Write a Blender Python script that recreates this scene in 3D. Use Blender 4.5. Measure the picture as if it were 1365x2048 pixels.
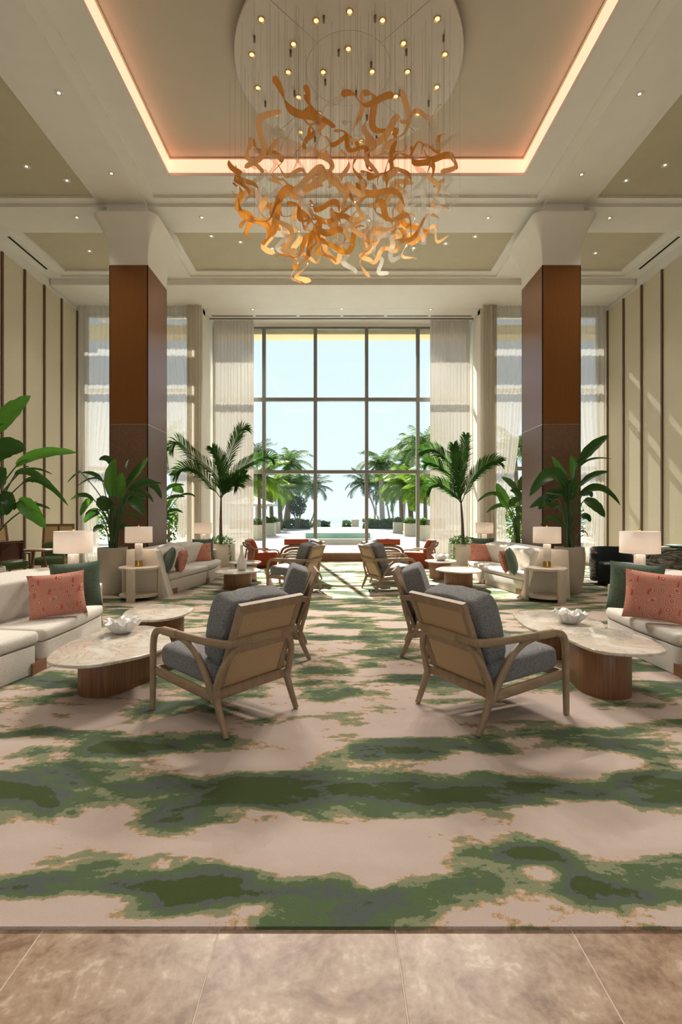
import bpy, math, random
from mathutils import Vector, Matrix
for o in list(bpy.data.objects): bpy.data.objects.remove(o)
R = math.radians
random.seed(7)
scene = bpy.context.scene
COL = scene.collection
# ------------------------------------------------------------------ camera
F = 1000.0; VX = 675.0; VY = 1030.0; EYE = 1.4
cam_d = bpy.data.cameras.new('camera'); cam = bpy.data.objects.new('camera', cam_d); COL.objects.link(cam)
cam.location = (0, 0, EYE); cam.rotation_euler = (R(90), 0, 0)
cam_d.sensor_fit = 'VERTICAL'; cam_d.sensor_height = 36; cam_d.sensor_width = 24
cam_d.lens = 36 * F / 2048
cam_d.shift_x = (682.5 - VX) / 2048; cam_d.shift_y = (VY - 1024) / 2048
cam_d.clip_end = 6000
scene.camera = cam
# ------------------------------------------------------------------ world, sun, exposure
w = bpy.data.worlds.new('sky'); scene.world = w; w.use_nodes = True
nt = w.node_tree; bg = nt.nodes['Background']
tc = nt.nodes.new('ShaderNodeTexCoord'); sx = nt.nodes.new('ShaderNodeSeparateXYZ'); rp = nt.nodes.new('ShaderNodeValToRGB')
nt.links.new(tc.outputs['Generated'], sx.inputs[0]); nt.links.new(sx.outputs['Z'], rp.inputs[0]); nt.links.new(rp.outputs[0], bg.inputs[0])
rp.color_ramp.elements[0].position = 0.0; rp.color_ramp.elements[0].color = (0.53, 0.60, 0.65, 1)
rp.color_ramp.elements[1].position = 0.5; rp.color_ramp.elements[1].color = (0.41, 0.53, 0.645, 1)
bg.inputs[1].default_value = 1.12
sun_d = bpy.data.lights.new('sun', 'SUN'); sun = bpy.data.objects.new('sun', sun_d); COL.objects.link(sun)
sun_d.energy = 14.0; sun_d.angle = R(0.6); sun_d.color = (1.0, 0.95, 0.87)
sun.rotation_euler = Vector((0.171, -1.0, -0.917)).to_track_quat('-Z', 'Y').to_euler()
sun.location = (-6, 40, 40)
vs = scene.view_settings; vs.view_transform = 'Standard'; vs.look = 'None'; vs.gamma = 1.0; vs.use_curve_mapping = False
vs.exposure = 0.74

# ------------------------------------------------------------------ helpers
def pix(px, py, d):                       # a point seen at pixel (px,py), d metres in front of the eye
    return Vector(((px - VX) * d / F, d, EYE + (VY - py) * d / F))
def tag(o, label=None, cat=None, group=None, kind=None):
    if label: o['label'] = label
    if cat: o['category'] = cat
    if group: o['group'] = group
    if kind: o['kind'] = kind
    return o
def thing(name, label, cat, loc=(0, 0, 0), rz=0.0, group=None):
    o = bpy.data.objects.new(name, None); COL.objects.link(o); o.empty_display_size = 0.1
    o.location = loc; o.rotation_euler = (0, 0, rz)
    return tag(o, label, cat, group)
def kids(o): return [c for c in bpy.data.objects if c.parent == o]
def copy_tree(o, parent=None):
    c = o.copy(); COL.objects.link(c); c.parent = parent
    for ch in kids(o): copy_tree(ch, c)
    return c
class MB:
    def __init__(s): s.v = []; s.f = []
    def add(s, vs, fs):
        b = len(s.v); s.v += [tuple(p) for p in vs]; s.f += [tuple(i + b for i in f) for f in fs]; return s
    def box(s, x0, x1, y0, y1, z0, z1, M=None):
        P = [Vector((x, y, z)) for z in (z0, z1) for y in (y0, y1) for x in (x0, x1)]
        if M is not None: P = [M @ p for p in P]
        return s.add(P, [(0, 2, 3, 1), (4, 5, 7, 6), (0, 1, 5, 4), (2, 6, 7, 3), (0, 4, 6, 2), (1, 3, 7, 5)])
    def rings(s, rs, cap0=True, cap1=True, closed=True):
        n = len(rs[0]); vs = [p for r in rs for p in r]; fs = []
        for i in range(len(rs) - 1):
            for j in range(n if closed else n - 1):
                k = (j + 1) % n
                fs.append((i * n + j, i * n + k, (i + 1) * n + k, (i + 1) * n + j))
        if cap0: fs.append(tuple(reversed(range(n))))
        if cap1: fs.append(tuple((len(rs) - 1) * n + j for j in range(n)))
        return s.add(vs, fs)
    def lathe(s, prof, n=24, c=(0, 0, 0), cap0=True, cap1=True):
        rs = [[Vector((c[0] + r * math.cos(2 * math.pi * j / n), c[1] + r * math.sin(2 * math.pi * j / n), c[2] + z)) for j in range(n)] for r, z in prof]
        return s.rings(rs, cap0, cap1)
    def prism(s, poly, z0, z1, r=0.0):
        poly = ccw(poly)
        if r <= 0: lev = [(z0, 0), (z1, 0)]
        else: lev = [(z0, r), (z0 + .3 * r, .3 * r), (z0 + r, 0), (z1 - r, 0), (z1 - .3 * r, .3 * r), (z1, r)]
        nrm = pnormals(poly)
        return s.rings([[Vector((p[0] - n[0] * i, p[1] - n[1] * i, z)) for p, n in zip(poly, nrm)] for z, i in lev])
    def sweep(s, pts, a, b, side=(1, 0, 0), n=8, taper=None):
        rs = []; side = Vector(side).normalized(); m = len(pts)
        for i, p in enumerate(pts):
            T = (Vector(pts[min(i + 1, m - 1)]) - Vector(pts[max(i - 1, 0)])).normalized()
            S = (side - T * side.dot(T)).normalized(); N = T.cross(S)
            k = taper(i / (m - 1)) if taper else 1.0
            ring = []
            for j in range(n):
                an = 2 * math.pi * (j + .5) / n; c, q = math.cos(an), math.sin(an)
                e = 0.55
                ring.append(Vector(p) + S * (a * k * math.copysign(abs(c) ** e, c)) + N * (b * k * math.copysign(abs(q) ** e, q)))
            rs.append(ring)
        return s.rings(rs)
    def tube(s, pts, r, n=6, r1=None):
        rs = []; m = len(pts); r1 = r if r1 is None else r1
        ref = Vector((0.31, 0.22, 0.925))
        T0 = (Vector(pts[-1]) - Vector(pts[0])).normalized()
        if abs(T0.dot(ref)) > .9: ref = Vector((1, 0.1, 0))
        for i, p in enumerate(pts):
            T = (Vector(pts[min(i + 1, m - 1)]) - Vector(pts[max(i - 1, 0)])).normalized()
            S = T.cross(ref).normalized(); N = S.cross(T); rr = r + (r1 - r) * i / max(1, m - 1)
            rs.append([Vector(p) + S * rr * math.cos(2 * math.pi * j / n) + N * rr * math.sin(2 * math.pi * j / n) for j in range(n)])
        return s.rings(rs)
    def sbox(s, c, h, e=0.3, nu=20, nv=12, M=None):    # superellipsoid cushion
        P = []; c = Vector(c)
        pw = lambda x, k: math.copysign(abs(x) ** k, x)
        rs = []
        for i in range(1, nv):
            ph = -math.pi / 2 + math.pi * i / nv
            ring = []
            for j in range(nu):
                th = 2 * math.pi * j / nu
                p = Vector((h[0] * pw(math.cos(ph), e) * pw(math.cos(th), e), h[1] * pw(math.cos(ph), e) * pw(math.sin(th), e), h[2] * pw(math.sin(ph), e * 1.6)))
                p = (M @ p if M is not None else p) + c
                ring.append(p)
            rs.append(ring)
        return s.rings(rs)
    def mesh(s, name, mat, smooth=False, auto=None):
        me = bpy.data.meshes.new(name); me.from_pydata(s.v, [], s.f); me.validate()
        mats = mat if isinstance(mat, (list, tuple)) else [mat]
        for m in mats: me.materials.append(M[m] if isinstance(m, str) else m)
        if smooth:
            me.polygons.foreach_set('use_smooth', [True] * len(me.polygons))
            if auto: me.set_sharp_from_angle(angle=R(auto))
        me.update()
        return me
    def build(s, name, mat, parent=None, smooth=False, auto=None, loc=None, rot=None):
        o = bpy.data.objects.new(name, s.mesh(name, mat, smooth, auto)); COL.objects.link(o)
        if parent is not None: o.parent = parent
        if loc is not None: o.location = loc
        if rot is not None: o.rotation_euler = rot
        return o
def inst(name, me, parent=None, loc=(0, 0, 0), rot=(0, 0, 0), scale=None):
    o = bpy.data.objects.new(name, me); COL.objects.link(o); o.parent = parent
    o.location = loc; o.rotation_euler = rot
    if scale is not None: o.scale = scale
    return o
def ccw(p):
    a = sum(p[i][0] * p[(i + 1) % len(p)][1] - p[(i + 1) % len(p)][0] * p[i][1] for i in range(len(p)))
    return list(p) if a > 0 else list(reversed(p))
def pnormals(p):
    out = []; n = len(p)
    for i in range(n):
        a, b, c = p[i - 1], p[i], p[(i + 1) % n]
        e1 = Vector((b[0] - a[0], b[1] - a[1])).normalized(); e2 = Vector((c[0] - b[0], c[1] - b[1])).normalized()
        n1 = Vector((e1.y, -e1.x)); n2 = Vector((e2.y, -e2.x)); m = n1 + n2
        m = m / max(.35, (1 + n1.dot(n2)))
        out.append((m.x, m.y))
    return out
def crom(pts, n=6, closed=False):
    P = [Vector(p) for p in pts]; m = len(P); out = []
    rng = range(m) if closed else range(m - 1)
    for i in rng:
        g = (lambda k: P[k % m]) if closed else (lambda k: P[max(0, min(m - 1, k))])
        p0, p1, p2, p3 = g(i - 1), g(i), g(i + 1), g(i + 2)
        for k in range(n):
            t = k / n
            out.append(0.5 * ((2 * p1) + (p2 - p0) * t + (2 * p0 - 5 * p1 + 4 * p2 - p3) * t * t + (3 * p1 - p0 - 3 * p2 + p3) * t ** 3))
    if not closed: out.append(P[-1])
    return out
def roundpoly(poly, r, n=4):
    poly = ccw(poly); out = []; m = len(poly)
    for i in range(m):
        a, b, c = Vector(poly[i - 1]), Vector(poly[i]), Vector(poly[(i + 1) % m])
        u = (a - b).normalized(); v = (c - b).normalized()
        k = min(r, (a - b).length * .45, (c - b).length * .45)
        for j in range(n + 1):
            t = j / n; out.append((b + u * k) * (1 - t) ** 2 + b * 2 * t * (1 - t) + (b + v * k) * t * t)
    return [(p.x, p.y) for p in out]
def rrect(cx, cy, hx, hy, r, n=5):
    out = []
    for q, (sx_, sy_) in enumerate(((1, 1), (-1, 1), (-1, -1), (1, -1))):
        for j in range(n + 1):
            a = math.pi / 2 * (q + j / n)
            out.append((cx + sx_ * (hx - r) + r * math.cos(a), cy + sy_ * (hy - r) + r * math.sin(a)))
    return out

def leafcloud(mb, n, c, rad, size, rnd, shell=.55):
    for _ in range(n):
        while True:
            p = Vector((rnd.uniform(-1, 1), rnd.uniform(-1, 1), rnd.uniform(-1, 1)))
            if shell < p.length < 1: break
        q = Vector((p.x * rad[0], p.y * rad[1], p.z * rad[2])) + Vector(c)
        a = Vector((rnd.uniform(-1, 1), rnd.uniform(-1, 1), rnd.uniform(-.6, .6))).normalized(); u = a.cross(Vector((rnd.uniform(-1, 1), rnd.uniform(-1, 1), 1))).normalized()
        s = size * rnd.uniform(.6, 1.3)
        mb.add([q - a * s, q - u * s * .45, q + a * s, q + u * s * .45], [(0, 1, 2, 3)])

# ------------------------------------------------------------------ materials
M = {}
def nm(name):
    m = bpy.data.materials.new(name); m.use_nodes = True; t = m.node_tree
    b = t.nodes['Principled BSDF']; M[name] = m
    return m, t, b
def nd(t, typ, **kw):
    n = t.nodes.new('ShaderNode' + typ)
    for k, v in kw.items():
        if k.startswith('i_'):
            key = k[2:]; n.inputs[int(key) if key.isdigit() else key.replace('_', ' ')].default_value = v
        else: setattr(n, k, v)
    return n
def lk(t, a, b): t.links.new(a, b)
def ramp(t, stops, interp='LINEAR'):
    n = nd(t, 'ValToRGB'); cr = n.color_ramp; cr.interpolation = interp
    while len(cr.elements) < len(stops): cr.elements.new(0.5)
    for e, (p, c) in zip(cr.elements, stops):
        e.position = p; e.color = (c[0], c[1], c[2], 1) if not isinstance(c, (int, float)) else (c, c, c, 1)
    return n
def mapped(t, scale=(1, 1, 1), src='Object', rot=(0, 0, 0)):
    c = nd(t, 'TexCoord'); m = nd(t, 'Mapping'); m.inputs['Scale'].default_value = scale; m.inputs['Rotation'].default_value = rot
    lk(t, c.outputs[src], m.inputs[0]); return m.outputs[0]
def bump(t, b, h, strength, dist=0.01):
    n = nd(t, 'Bump'); n.inputs['Strength'].default_value = strength; n.inputs['Distance'].default_value = dist
    lk(t, h, n.inputs['Height']); lk(t, n.outputs[0], b.inputs['Normal'])
def simple(name, col, rough=.6, metal=0., var=0., vscale=6, bmp=0., bscale=80, spec=None, stretch=(1, 1, 1)):
    m, t, b = nm(name)
    b.inputs['Base Color'].default_value = (*col, 1); b.inputs['Roughness'].default_value = rough; b.inputs['Metallic'].default_value = metal
    if spec is not None: b.inputs['Specular IOR Level'].default_value = spec
    if var > 0:
        n = nd(t, 'TexNoise', i_Scale=vscale, i_Detail=5.0); lk(t, mapped(t, stretch), n.inputs[0])
        r = ramp(t, [(.3, [c * (1 - var) for c in col]), (.7, [min(1, c * (1 + var)) for c in col])]); lk(t, n.outputs[0], r.inputs[0]); lk(t, r.outputs[0], b.inputs['Base Color'])
    if bmp > 0:
        n = nd(t, 'TexNoise', i_Scale=bscale, i_Detail=3.0); lk(t, mapped(t, stretch), n.inputs[0]); bump(t, b, n.outputs[0], bmp)
    return m
def wood(name, c0, c1, rough=.45, stretch=(1, 1, .08), scale=40, coat=0.):
    m, t, b = nm(name); v = mapped(t, stretch)
    n = nd(t, 'TexNoise', i_Scale=scale, i_Detail=6.0, i_Distortion=.6); lk(t, v, n.inputs[0])
    r = ramp(t, [(.3, c0), (.5, [(a + b_) / 2 for a, b_ in zip(c0, c1)]), (.7, c1)]); lk(t, n.outputs[0], r.inputs[0]); lk(t, r.outputs[0], b.inputs['Base Color'])
    b.inputs['Roughness'].default_value = rough; b.inputs['Coat Weight'].default_value = coat
    bump(t, b, n.outputs[0], .12, .004)
def fabric(name, c0, c1, scale=220, rough=.95, strength=.5, sheen=.2):
    m, t, b = nm(name); v = mapped(t)
    n = nd(t, 'TexVoronoi', i_Scale=scale); lk(t, v, n.inputs[0])
    n2 = nd(t, 'TexNoise', i_Scale=scale * .5, i_Detail=4.0); lk(t, v, n2.inputs[0])
    mx = nd(t, 'Math', operation='ADD'); lk(t, n.outputs[0], mx.inputs[0]); lk(t, n2.outputs[0], mx.inputs[1])
    r = ramp(t, [(.6, c0), (1.1 if False else 1.0, c1)]); lk(t, mx.outputs[0], r.inputs[0]); lk(t, r.outputs[0], b.inputs['Base Color'])
    b.inputs['Roughness'].default_value = rough; b.inputs['Sheen Weight'].default_value = sheen; b.inputs['Specular IOR Level'].default_value = .15
    bump(t, b, n.outputs[0], strength, .004)
def emit(name, col, s):
    m, t, b = nm(name); b.inputs['Base Color'].default_value = (*col, 1); b.inputs['Emission Color'].default_value = (*col, 1); b.inputs['Emission Strength'].default_value = s

simple('plaster', (.80, .78, .71), .75, var=.02, vscale=3, bmp=.04, bscale=60)
simple('olive_paper', (.53, .48, .345), .8, var=.03, vscale=4, bmp=.06, bscale=150)
simple('coffer_paint', (.54, .50, .39), .7, var=.02, vscale=3)
m, t, b = nm('wallcover'); v = mapped(t, (1, 14, 1.5)); n = nd(t, 'TexNoise', i_Scale=9.0, i_Detail=7.0); lk(t, v, n.inputs[0])
r = ramp(t, [(.3, (.62, .555, .405)), (.7, (.70, .635, .48))]); lk(t, n.outputs[0], r.inputs[0]); lk(t, r.outputs[0], b.inputs['Base Color']); b.inputs['Roughness'].default_value = .8
wood('batten_wood', (.10, .05, .022), (.17, .09, .04), .5)
m, t, b = nm('veneer'); v = mapped(t, (22, 22, .5)); n = nd(t, 'TexNoise', i_Scale=5.0, i_Detail=6.0); lk(t, v, n.inputs[0])
r = ramp(t, [(.25, (.155, .052, .008)), (.75, (.20, .072, .013))]); lk(t, n.outputs[0], r.inputs[0]); lk(t, r.outputs[0], b.inputs['Base Color']); b.inputs['Roughness'].default_value = .3
m, t, b = nm('woven_wood'); v = mapped(t, (1, 1, 1)); 
ck = nd(t, 'TexBrick', i_Scale=26.0); ck.offset = .5; ck.inputs['Mortar Size'].default_value = .03; ck.inputs['Brick Width'].default_value = .7; ck.inputs['Row Height'].default_value = .5
sp = nd(t, 'SeparateXYZ'); cb = nd(t, 'CombineXYZ'); ad = nd(t, 'Math', operation='ADD'); lk(t, v, sp.inputs[0]); lk(t, sp.outputs[0], ad.inputs[0]); lk(t, sp.outputs[1], ad.inputs[1]); lk(t, ad.outputs[0], cb.inputs[0]); lk(t, sp.outputs[2], cb.inputs[1]); lk(t, cb.outputs[0], ck.inputs[0])
ck.inputs['Color1'].default_value = (.22, .12, .07, 1); ck.inputs['Color2'].default_value = (.17, .085, .045, 1); ck.inputs['Mortar'].default_value = (.05, .022, .012, 1)
lk(t, ck.outputs[0], b.inputs['Base Color']); b.inputs['Roughness'].default_value = .4; bump(t, b, ck.outputs[1], -.5, .01)
wood('oak', (.27, .18, .105), (.37, .26, .16), .5, (5, .8, 1.5), 8)
wood('oak_dark', (.13, .065, .025), (.24, .13, .055), .45, (4, 4, .35), 14)
wood('walnut', (.15, .065, .026), (.27, .125, .052), .38, (8, 8, .25), 10)
wood('pale_wood', (.56, .49, .40), (.70, .63, .53), .6, (8, 8, .3), 14)
wood('mahogany', (.035, .008, .006), (.07, .014, .01), .12, (5, 5, .4), 10, .6)
simple('walnut_plinth', (.26, .12, .05), .4, var=.15, vscale=10)
fabric('grey_boucle', (.075, .078, .080), (.235, .235, .235), 130, strength=.8)
fabric('ivory_boucle', (.62, .57, .50), (.78, .735, .66), 150, strength=.5)
fabric('green_boucle', (.035, .068, .045), (.11, .165, .115), 130, strength=.8)
fabric('orange_velvet', (.26, .045, .018), (.36, .075, .03), 200, .8, .2, .4)
fabric('olive_cloth', (.05, .09, .03), (.09, .14, .05), 200, .8, .2)
fabric('black_velvet', (.006, .010, .009), (.012, .018, .016), 150, .7, .1, .3)
# coral cushion: woven arcs in darker thread
m, t, b = nm('coral_weave'); v = mapped(t, (1, 1, 1))
vo = nd(t, 'TexVoronoi', i_Scale=8.0); lk(t, v, vo.inputs[0]); ml = nd(t, 'Math', operation='MULTIPLY'); ml.inputs[1].default_value = 75.; lk(t, vo.outputs[0], ml.inputs[0])
sn = nd(t, 'Math', operation='SINE'); lk(t, ml.outputs[0], sn.inputs[0])
r = ramp(t, [(.0, (.74, .33, .245)), (.6, (.68, .29, .21)), (.95, (.36, .15, .105))]); mr = nd(t, 'MapRange'); mr.inputs[1].default_value = -1; lk(t, sn.outputs[0], mr.inputs[0]); lk(t, mr.outputs[0], r.inputs[0]); lk(t, r.outputs[0], b.inputs['Base Color']); b.inputs['Roughness'].default_value = .9
bump(t, b, mr.outputs[0], .2, .003)
simple('coral_thread', (.62, .10, .045), .8)
# cane webbing
def cane(name, c0, c1, sc):
    m, t, b = nm(name); v = mapped(t)
    wv = nd(t, 'TexWave', wave_type='BANDS', bands_direction='X', i_Scale=sc, i_Distortion=.4); lk(t, v, wv.inputs[0])
    wz = nd(t, 'TexWave', wave_type='BANDS', bands_direction='Z', i_Scale=sc, i_Distortion=.4); lk(t, v, wz.inputs[0])
    mx = nd(t, 'Math', operation='MULTIPLY'); lk(t, wv.outputs[1], mx.inputs[0]); lk(t, wz.outputs[1], mx.inputs[1])
    r = ramp(t, [(.35, c0), (.75, c1)]); lk(t, mx.outputs[0], r.inputs[0]); lk(t, r.outputs[0], b.inputs['Base Color']); b.inputs['Roughness'].default_value = .55
    bump(t, b, mx.outputs[0], -.5, .004)
cane('cane', (.56, .385, .215), (.12, .065, .028), 26)
cane('cane_pale', (.60, .42, .20), (.22, .13, .05), 22)
m, t, b = nm('cord'); v = mapped(t); wv = nd(t, 'TexWave', wave_type='BANDS', bands_direction='DIAGONAL', i_Scale=38., i_Distortion=1.); lk(t, v, wv.inputs[0])
r = ramp(t, [(.2, (.26, .17, .095)), (.7, (.50, .37, .23))]); lk(t, wv.outputs[1], r.inputs[0]); lk(t, r.outputs[0], b.inputs['Base Color']); b.inputs['Roughness'].default_value = .7; bump(t, b, wv.outputs[1], .4, .003)
# carpet
m, t, b = nm('carpet')
g = nd(t, 'NewGeometry'); sp = nd(t, 'SeparateXYZ'); lk(t, g.outputs['Position'], sp.inputs[0])
mp = nd(t, 'Mapping'); mp.inputs['Scale'].default_value = (.85, 1.9, 1); lk(t, g.outputs['Position'], mp.inputs[0])
n1 = nd(t, 'TexNoise', i_Scale=1.45, i_Detail=8.0, i_Roughness=.58, i_Distortion=.3); lk(t, mp.outputs[0], n1.inputs[0])
def mth(op, a, bb=None, clamp=False):
    q = nd(t, 'Math', operation=op); q.use_clamp = clamp
    for i, x in enumerate((a, bb)):
        if x is None: continue
        if isinstance(x, (int, float)): q.inputs[i].default_value = x
        else: lk(t, x, q.inputs[i])
    return q.outputs[0]
fld = mth('MULTIPLY', mth('SUBTRACT', n1.outputs[0], .487), 2.7)
ys = [(1.60, -.05), (1.70, .0), (1.75, .08), (1.84, .28), (1.94, .15), (2.04, -.06), (2.12, -.36), (2.22, -.36), (2.31, -.05), (2.43, .28), (2.58, .34), (2.72, .02), (2.83, -.14), (2.98, .18), (3.15, -.02), (3.45, -.22), (3.78, -.02), (4.1, .10), (4.6, -.12), (5.1, .06), (5.5, -.08), (6.0, 0.02)]
yr = nd(t, 'MapRange'); yr.inputs[1].default_value = 1.6; yr.inputs[2].default_value = 6.0; lk(t, sp.outputs[1], yr.inputs[0])
rb = ramp(t, [((y - 1.6) / 4.4, .5 + k * .85) for y, k in ys]); lk(t, yr.outputs[0], rb.inputs[0])
fld = mth('ADD', fld, mth('SUBTRACT', rb.outputs[0], .5))
for (bx, by, rx, ry, am) in [(-.51, 1.84, .26, .10, .22), (-.05, 1.84, .22, .08, .15), (.98, 1.82, .2, .09, .2), (.14, 1.9, .06, .05, -.40), (-.31, 1.76, .10, .04, -.32), (-.22, 1.87, .20, .07, .30), (-1.35, 1.86, .35, .05, .2), (.83, 2.08, .13, .12, .40), (.80, 1.95, .08, .06, -.4), (-1.3, 2.6, .5, .12, .35), (-.33, 2.53, .13, .07, .2), (.04, 2.52, .10, .07, .2), (.56, 2.48, .24, .09, .25), (1.5, 2.6, .4, .14, .3), (-.77, 2.25, .15, .13, .45), (-.58, 2.8, .26, .10, -.35), (.22, 2.78, .3, .08, -.3), (-.9, 1.79, .3, .06, -.35), (.25, 2.02, .28, .08, -.25), (-.95, 2.05, .4, .09, -.2), (-1.2, 3.1, .6, .12, .2), (.2, 3.35, .9, .2, -.12), (-1.0, 3.35, .35, .13, -.25)]:
    dx = mth('DIVIDE', mth('SUBTRACT', sp.outputs[0], bx), rx); dy = mth('DIVIDE', mth('SUBTRACT', sp.outputs[1], by), ry)
    r2 = mth('ADD', mth('MULTIPLY', dx, dx), mth('MULTIPLY', dy, dy))
    fld = mth('ADD', fld, mth('MULTIPLY', mth('POWER', 2.718, mth('MULTIPLY', r2, -1.0)), am))
wn = nd(t, 'TexNoise', i_Scale=170., i_Detail=1.0); lk(t, g.outputs['Position'], wn.inputs[0])
w2 = nd(t, 'TexNoise', i_Scale=34., i_Detail=2.0); lk(t, g.outputs['Position'], w2.inputs[0])
fld = mth('ADD', fld, mth('MULTIPLY', mth('SUBTRACT', wn.outputs[0], .5), .10)); fld = mth('ADD', fld, mth('MULTIPLY', mth('SUBTRACT', w2.outputs[0], .5), .22))
fr = nd(t, 'MapRange'); fr.inputs[1].default_value = -.6; fr.inputs[2].default_value = .8; lk(t, fld, fr.inputs[0])
P = lambda f: (f + .6) / 1.4
pk = (.56, .45, .385); tn = (.50, .31, .16); sg = (.225, .245, .140); gr = (.085, .130, .055); sl = (.088, .108, .092); ol = (.046, .072, .014)
cr_ = ramp(t, [(0, (.61, .505, .44)), (P(-.12), pk), (P(-.03), pk), (P(-.005), tn), (P(.012), tn), (P(.03), sg), (P(.125), sg), (P(.15), gr), (P(.27), gr), (P(.30), sl), (P(.40), sl), (P(.42), ol), (1, ol)]); lk(t, fr.outputs[0], cr_.inputs[0])
pn = nd(t, 'TexNoise', i_Scale=420., i_Detail=2.0); lk(t, g.outputs['Position'], pn.inputs[0])
mx = nd(t, 'MixRGB', blend_type='MULTIPLY'); mx.inputs[0].default_value = 1.0; lk(t, cr_.outputs[0], mx.inputs[1])
pr = ramp(t, [(.3, .80), (.65, 1.12)]); lk(t, pn.outputs[0], pr.inputs[0]); lk(t, pr.outputs[0], mx.inputs[2]); lk(t, mx.outputs[0], b.inputs['Base Color'])
b.inputs['Roughness'].default_value = 1.0; b.inputs['Specular IOR Level'].default_value = .05; b.inputs['Sheen Weight'].default_value = .15
bump(t, b, pn.outputs[0], .7, .006)
# travertine
m, t, b = nm('travertine'); v = mapped(t, (1, 1, 1), 'Object')
oi = nd(t, 'ObjectInfo'); va = nd(t, 'VectorMath', operation='ADD'); cbx = nd(t, 'CombineXYZ'); mu = nd(t, 'Math', operation='MULTIPLY'); mu.inputs[1].default_value = 40.; lk(t, oi.outputs['Random'], mu.inputs[0]); lk(t, mu.outputs[0], cbx.inputs[2]); lk(t, v, va.inputs[0]); lk(t, cbx.outputs[0], va.inputs[1])
n = nd(t, 'TexNoise', i_Scale=6.0, i_Detail=12.0, i_Roughness=.68, i_Distortion=.5); lk(t, va.outputs[0], n.inputs[0])
n2 = nd(t, 'TexNoise', i_Scale=45., i_Detail=5.0); lk(t, va.outputs[0], n2.inputs[0]); mm = nd(t, 'Math', operation='MULTIPLY_ADD'); mm.inputs[1].default_value = .34; lk(t, n2.outputs[0], mm.inputs[0]); lk(t, n.outputs[0], mm.inputs[2])
r = ramp(t, [(.52, (.19, .108, .062)), (.62, (.285, .182, .115)), (.69, (.345, .235, .155)), (.76, (.39, .275, .19)), (.83, (.50, .385, .285))]); lk(t, mm.outputs[0], r.inputs[0]); lk(t, r.outputs[0], b.inputs['Base Color']); b.inputs['Roughness'].default_value = .42
simple('grout', (.62, .52, .42), .8)
# marble top
m, t, b = nm('marble'); v = mapped(t)
n = nd(t, 'TexNoise', i_Scale=2.6, i_Detail=8.0, i_Roughness=.6, i_Distortion=2.2); lk(t, v, n.inputs[0])
r = ramp(t, [(.36, (.66, .57, .47)), (.46, (.70, .625, .53)), (.49, (.52, .42, .32)), (.515, (.70, .63, .54)), (.7, (.78, .73, .66))]); lk(t, n.outputs[0], r.inputs[0]); lk(t, r.outputs[0], b.inputs['Base Color']); b.inputs['Roughness'].default_value = .10
m, t, b = nm('striped_marble'); v = mapped(t, (1, 1, 7)); n = nd(t, 'TexNoise', i_Scale=1.6, i_Detail=7.0, i_Distortion=1.0); lk(t, v, n.inputs[0])
r = ramp(t, [(.36, (.015, .02, .017)), (.44, (.06, .075, .06)), (.50, (.42, .38, .30)), (.56, (.05, .06, .05)), (.66, (.35, .33, .26)), (.75, (.55, .5, .42))]); lk(t, n.outputs[0], r.inputs[0]); lk(t, r.outputs[0], b.inputs['Base Color']); b.inputs['Roughness'].default_value = .25
# sheer curtain
def sheer(name, col, tr, transl):
    m, t, b = nm(name); out = t.nodes['Material Output']; t.nodes.remove(b)
    df = nd(t, 'BsdfDiffuse'); df.inputs[0].default_value = (*col, 1); tl = nd(t, 'BsdfTranslucent'); tl.inputs[0].default_value = (*col, 1); tp = nd(t, 'BsdfTransparent')
    m1 = nd(t, 'MixShader'); m1.inputs[0].default_value = transl; lk(t, df.outputs[0], m1.inputs[1]); lk(t, tl.outputs[0], m1.inputs[2])
    m2 = nd(t, 'MixShader'); m2.inputs[0].default_value = tr; lk(t, m1.outputs[0], m2.inputs[1]); lk(t, tp.outputs[0], m2.inputs[2]); lk(t, m2.outputs[0], out.inputs[0])
sheer('sheer_cloth', (.66, .625, .56), .07, .13)
sheer('sheer_thin', (.68, .65, .59), .22, .16)
sheer('drape_cloth', (.62, .56, .46), .0, .25)
sheer('shade_linen', (.86, .83, .80), .0, .4)
# window glass
m, t, b = nm('window_glass'); out = t.nodes['Material Output']; t.nodes.remove(b); gl = nd(t, 'BsdfGlossy'); gl.inputs['Roughness'].default_value = .0; tp = nd(t, 'BsdfTransparent'); tp.inputs[0].default_value = (.97, .985, .975, 1); fz = nd(t, 'Fresnel'); fz.inputs[0].default_value = 1.35
ms = nd(t, 'MixShader'); lk(t, fz.outputs[0], ms.inputs[0]); lk(t, tp.outputs[0], ms.inputs[1]); lk(t, gl.outputs[0], ms.inputs[2]); lk(t, ms.outputs[0], out.inputs[0])
simple('window_metal', (.21, .205, .18), .45, .1)
simple('sill_wood', (.20, .10, .045), .5, var=.1)
# chandelier glass
def ribbon(name, col, tr, tint):
    m, t, b = nm(name); out = t.nodes['Material Output']; b.inputs['Base Color'].default_value = (*col, 1); b.inputs['Roughness'].default_value = .12
    tl = nd(t, 'BsdfTranslucent'); tl.inputs[0].default_value = (*col, 1); a = nd(t, 'MixShader'); a.inputs[0].default_value = .6; lk(t, b.outputs[0], a.inputs[1]); lk(t, tl.outputs[0], a.inputs[2])
    tp = nd(t, 'BsdfTransparent'); tp.inputs[0].default_value = (*tint, 1); q = nd(t, 'MixShader'); q.inputs[0].default_value = tr; lk(t, a.outputs[0], q.inputs[1]); lk(t, tp.outputs[0], q.inputs[2]); lk(t, q.outputs[0], out.inputs[0])
ribbon('amber_glass', (.86, .55, .18), .15, (.9, .6, .25))
ribbon('honey_glass', (.97, .76, .48), .18, (1, .75, .45))
ribbon('clear_glass', (.80, .78, .72), .72, (.97, .96, .92))
simple('canopy_paint', (.66, .62, .53), .6)
simple('steel', (.30, .27, .22), .35, .9)
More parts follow.
